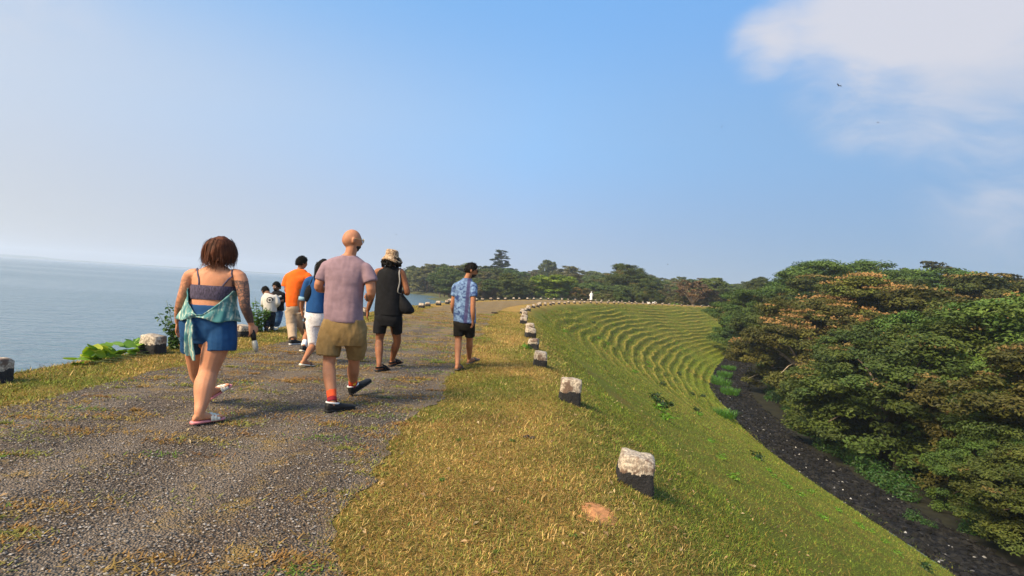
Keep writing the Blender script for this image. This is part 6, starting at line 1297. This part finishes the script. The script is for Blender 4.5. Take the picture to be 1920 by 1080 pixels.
# ---- far figure in white and two white animals on the bend of the crest
F = Fig('tiny far figure dressed all in white on the bend of the crest', 88.0, (1108, 565.7)); P = F.P
F.base = at_depth(1108, 565.5, 88.0); F.base[2] = 0.0; F.root.location = F.base
B = F.base; mb = MB(); limb(mb, [B + (0, 0, 0.75), B + (0, 0, 1.0), B + (0, 0, 1.25), B + (0, 0, 1.36)], [0.13, 0.15, 0.17, 0.06]); hc = B + (0, 0, 1.5); head(mb, hc, head_axes(1.2), 1.0); limb(mb, [hc - (0, 0, 0.16), hc - (0, 0, 0.05)], [0.06, 0.06])
for sg in (-1, 1):
    limb(mb, [B + (sg * 0.09, 0, 0.8), B + (sg * 0.11, 0.1 * sg, 0.45), B + (sg * 0.11, 0.16 * sg, 0.09)], [0.08, 0.055, 0.036]); shoe_loft(mb, foot_frame(B + (sg * 0.11, 0.16 * sg - 0.05, 0), 0.3, 0), 0.24, FOOT)
    wr = B + (sg * 0.24, 0.1, 0.78); limb(mb, [B + (sg * 0.17, 0, 1.27), B + (sg * 0.23, 0, 1.02), wr], [0.05, 0.042, 0.026]); hand(mb, wr, np.array([0, 0.2, -1.0]), np.array([-sg, 0.0, 0]), np.array([0, 1.0, 0]), 1, 0.6)
finish('body', remesh(mb, 0.02, 2), M['skin_dark'], F); M['white_robe'] = cloth_mat('white_cotton', (0.8, 0.78, 0.74), 0.05)
mb = MB(); limb(mb, [B + (0, 0, 0.2), B + (0, 0, 0.5), B + (0, 0, 0.85), B + (0, 0, 1.15), B + (0, 0, 1.32), B + (0, 0, 1.4)], [0.25, 0.22, 0.2, 0.2, 0.17, 0.08], 16)
for sg in (-1, 1): limb(mb, [B + (sg * 0.12, 0, 1.3), B + (sg * 0.24, 0, 1.02), B + (sg * 0.25, 0.06, 0.86)], [0.09, 0.08, 0.075])
finish('white_clothes', remesh(mb, 0.016, 3), M['white_robe'], F, [(0.012, (8, 8, 3), 5)]); mb = MB(); head_shell(mb, hc, head_axes(1.2), 1.06, lambda dx, dy, dz: -0.1 + 0.22 * sst(-0.35, -0.1, dz - 0.3 * dy), 30, 22); F.part('white_cap', mb, M['white_robe'])
def goat(loc, yaw, label, lying):
    e = empty('goat', loc, yaw); e.scale = (0.62, 0.62, 0.62); tag(e, label, 'goat', 'white animals on the far crest'); z0 = 0.24 if lying else 0.48; mb = MB()
    limb(mb, [(-0.38, 0, z0 + 0.02), (-0.25, 0, z0), (0.1, 0, z0 - 0.02), (0.33, 0, z0 + 0.03)], [0.08, 0.155, 0.165, 0.13], 14); limb(mb, [(0.3, 0, z0 + 0.05), (0.42, 0, z0 + 0.2), (0.5, 0, z0 + 0.32)], [0.1, 0.075, 0.065]); limb(mb, [(0.45, 0, z0 + 0.36), (0.56, 0, z0 + 0.33), (0.70, 0, z0 + 0.25)], [0.065, 0.07, 0.035]); limb(mb, [(-0.4, 0, z0 + 0.08), (-0.46, 0, z0 + 0.16), (-0.5, 0, z0 + 0.14)], [0.03, 0.025, 0.01])
    for sg in (-1, 1):
        limb(mb, [(0.49, sg * 0.05, z0 + 0.39), (0.45, sg * 0.12, z0 + 0.37), (0.43, sg * 0.16, z0 + 0.32)], [0.02, 0.03, 0.008])
        if lying: limb(mb, [(0.25, sg * 0.1, 0.16), (0.4, sg * 0.13, 0.05), (0.22, sg * 0.13, 0.035)], [0.07, 0.035, 0.025]); limb(mb, [(-0.25, sg * 0.12, 0.16), (-0.05, sg * 0.17, 0.09), (-0.25, sg * 0.18, 0.04), (-0.1, sg * 0.18, 0.03)], [0.1, 0.06, 0.035, 0.025])
        else: limb(mb, [(0.25, sg * 0.08, 0.45), (0.26, sg * 0.085, 0.24), (0.25, sg * 0.085, 0.02)], [0.07, 0.034, 0.024]); limb(mb, [(-0.26, sg * 0.08, 0.48), (-0.18, sg * 0.085, 0.33), (-0.32, sg * 0.085, 0.18), (-0.28, sg * 0.085, 0.02)], [0.1, 0.06, 0.032, 0.024])
    me = remesh(mb, 0.018, 2); me.materials.clear(); me.materials.append(M['white_robe']); link('body', me, None, e)
    mb = MB()
    for sg in (-1, 1): limb(mb, [(0.48, sg * 0.03, z0 + 0.41), (0.44, sg * 0.04, z0 + 0.5), (0.38, sg * 0.06, z0 + 0.54)], [0.016, 0.012, 0.004], 6, 8)
    link('horns', mb.mesh('horns', M['sole_black']), None, e)
q = at_depth(1225, 571, 100); goat((q[0], q[1], 0.0), 0.2, 'white animal standing on the far crest line', False); q = at_depth(1216.5, 570.5, 98); goat((q[0], q[1], 0.0), 2.6, 'white animal lying beside the standing one on the far crest', True)
# ------------------------------------------------------------------ birds
def bird_parts():
    mb = MB(); mb.tube(catmull([(0, -0.22, 0), (0, -0.08, 0.0), (0, 0.1, 0.01), (0, 0.2, 0.02)], 8), [0.015, 0.04, 0.06, 0.065, 0.06, 0.05, 0.035, 0.012], 8)
    bd = mb.mesh('bird_body', M['bird'])
    ws = []
    for sgn in (-1, 1):
        x = np.array([0.03, 0.25, 0.5, 0.72]) * sgn; z = np.array([0.0, 0.12, 0.17, 0.13]); c = np.array([0.2, 0.22, 0.17, 0.04]); y0 = np.array([0.1, 0.13, 0.08, -0.05]); th = np.array([0.03, 0.02, 0.014, 0.008])
        rings = [np.array([(x[i], y0[i], z[i]), (x[i], y0[i] - c[i] * 0.4, z[i] + th[i]), (x[i], y0[i] - c[i], z[i]), (x[i], y0[i] - c[i] * 0.4, z[i] - th[i] * 0.5)]) for i in range(4)]
        w = MB(); w.loft(rings); ws.append(w.mesh('bird_wing', M['bird']))
    t = MB(); t.loft([np.array([(-0.03, -0.2, 0.01), (0.03, -0.2, 0.01), (0.03, -0.2, -0.01), (-0.03, -0.2, -0.01)]), np.array([(-0.09, -0.4, 0.008), (0.09, -0.4, 0.008), (0.09, -0.4, -0.004), (-0.09, -0.4, -0.004)])])
    return bd, ws, t.mesh('bird_tail', M['bird'])
M['bird'] = plain('dark_feathers', (0.06, 0.05, 0.045), 0.8)
bd, ws, tl = bird_parts()
for px, py, Y, yaw, roll, lb in ((1573, 162, 90, 0.5, 0.15, 'largest dark bird gliding below the white cloud'), (1646, 231, 150, 1.2, -0.3, 'small dark bird gliding lower right of the largest one'),
                                 (1353, 239, 190, 2.0, 0.2, 'tiny dark bird left of the other two high in the sky'), (743, 441, 200, 0.4, 0.3, 'tiny bird above the man in the bucket hat'),
                                 (1252, 497, 230, 1.0, 0.2, 'tiny bird just above the far wood')):
    e = empty('bird', tuple(at_depth(px, py, Y))); e.rotation_euler = (0, roll, yaw); tag(e, lb, 'bird', 'birds in the sky')
    link('body', bd, None, e); link('wing', ws[0], None, e); link('wing', ws[1], None, e); link('tail', tl, None, e)
# ------------------------------------------------------------------ far shore details
bp = at_depth(777, 547, 262); bp[2] = -3.0; e = empty('boat', tuple(bp), 0.3); tag(e, 'small pale boat with an awning moored at the far shore point', 'boat')
M['boat_white'] = plain('boat_white', (0.6, 0.64, 0.66), 0.5); mb = MB(); rings = []
for x, w, z0 in ((-2.6, 0.5, 0.1), (-1.8, 0.85, -0.1), (0, 0.95, -0.15), (1.6, 0.7, -0.05), (2.8, 0.08, 0.35)): rings.append(np.array([(x, -w, 0.75 + 0.1 * abs(x) / 2), (x, -w * 0.6, z0), (x, w * 0.6, z0), (x, w, 0.75 + 0.1 * abs(x) / 2)]))
mb.loft(rings); link('hull', mb.mesh('hull', M['boat_white'], False), None, e)
for sx in (-1.6, 1.0):
    for sy in (-0.7, 0.7): mb = MB(); mb.tube(np.array([(sx, sy, 0.6), (sx, sy, 2.1)]), np.full(2, 0.05), 6); link('post', mb.mesh('post', M['boat_white']), None, e)
mb = MB(); mb.loft([np.array([(x, -0.9, 2.1), (x, 0, 2.35), (x, 0.9, 2.1), (x, 0, 2.25)]) for x in (-1.9, 1.3)]); link('awning', mb.mesh('awning', M['boat_white'], False), None, e)
tp = at_depth(818, 549, 186); tz = float(land_z(np.array([tp[0]]), np.array([tp[1]]))[0]); e = empty('dead_tree', (tp[0], tp[1], max(tz, -3.2))); tag(e, 'pale bare dead trunk standing on the shore beside the bamboo', 'tree')
mb = MB(); mb.tube(catmull([(0, 0, -0.5), (0.1, 0, 2.5), (0.25, 0, 5.2)], 8), np.linspace(0.55, 0.12, 8), 8); link('trunk', mb.mesh('trunk', M['bark_pale']), None, e)
mb = MB(); mb.tube(catmull([(0.12, 0, 3.0), (0.7, 0, 3.9), (0.9, 0, 4.8)], 6), np.linspace(0.16, 0.03, 6), 6); link('branch', mb.mesh('branch', M['bark_pale']), None, e)
# ------------------------------------------------------------------ humid air over the lake
hz = MB(); lo, hi = (-3380, -400, -11.0), (2700, 3380, 64.0)
V = [(x, y, z) for z in (lo[2], hi[2]) for x, y in ((lo[0], lo[1]), (hi[0], lo[1]), (hi[0], hi[1]), (lo[0], hi[1]))]
hm = bpy.data.materials.new('humid_air'); hm.use_nodes = True; nt = hm.node_tree; nt.nodes.clear()
pv = NN(nt, 'ShaderNodeVolumePrincipled', {'Color': (0.80, 0.88, 1.0, 1), 'Density': 0.00042, 'Anisotropy': 0.25}); ho = NN(nt, 'ShaderNodeOutputMaterial'); nt.links.new(pv.outputs[0], ho.inputs['Volume'])
haze = link('haze', np_mesh('haze', np.array(V, float), np.array([(3, 2, 1, 0), (4, 5, 6, 7), (0, 1, 5, 4), (1, 2, 6, 5), (2, 3, 7, 6), (3, 0, 4, 7)]), hm, None, False)); tag(haze, 'pale humid air hanging over lake and wood', 'haze', kind='stuff')
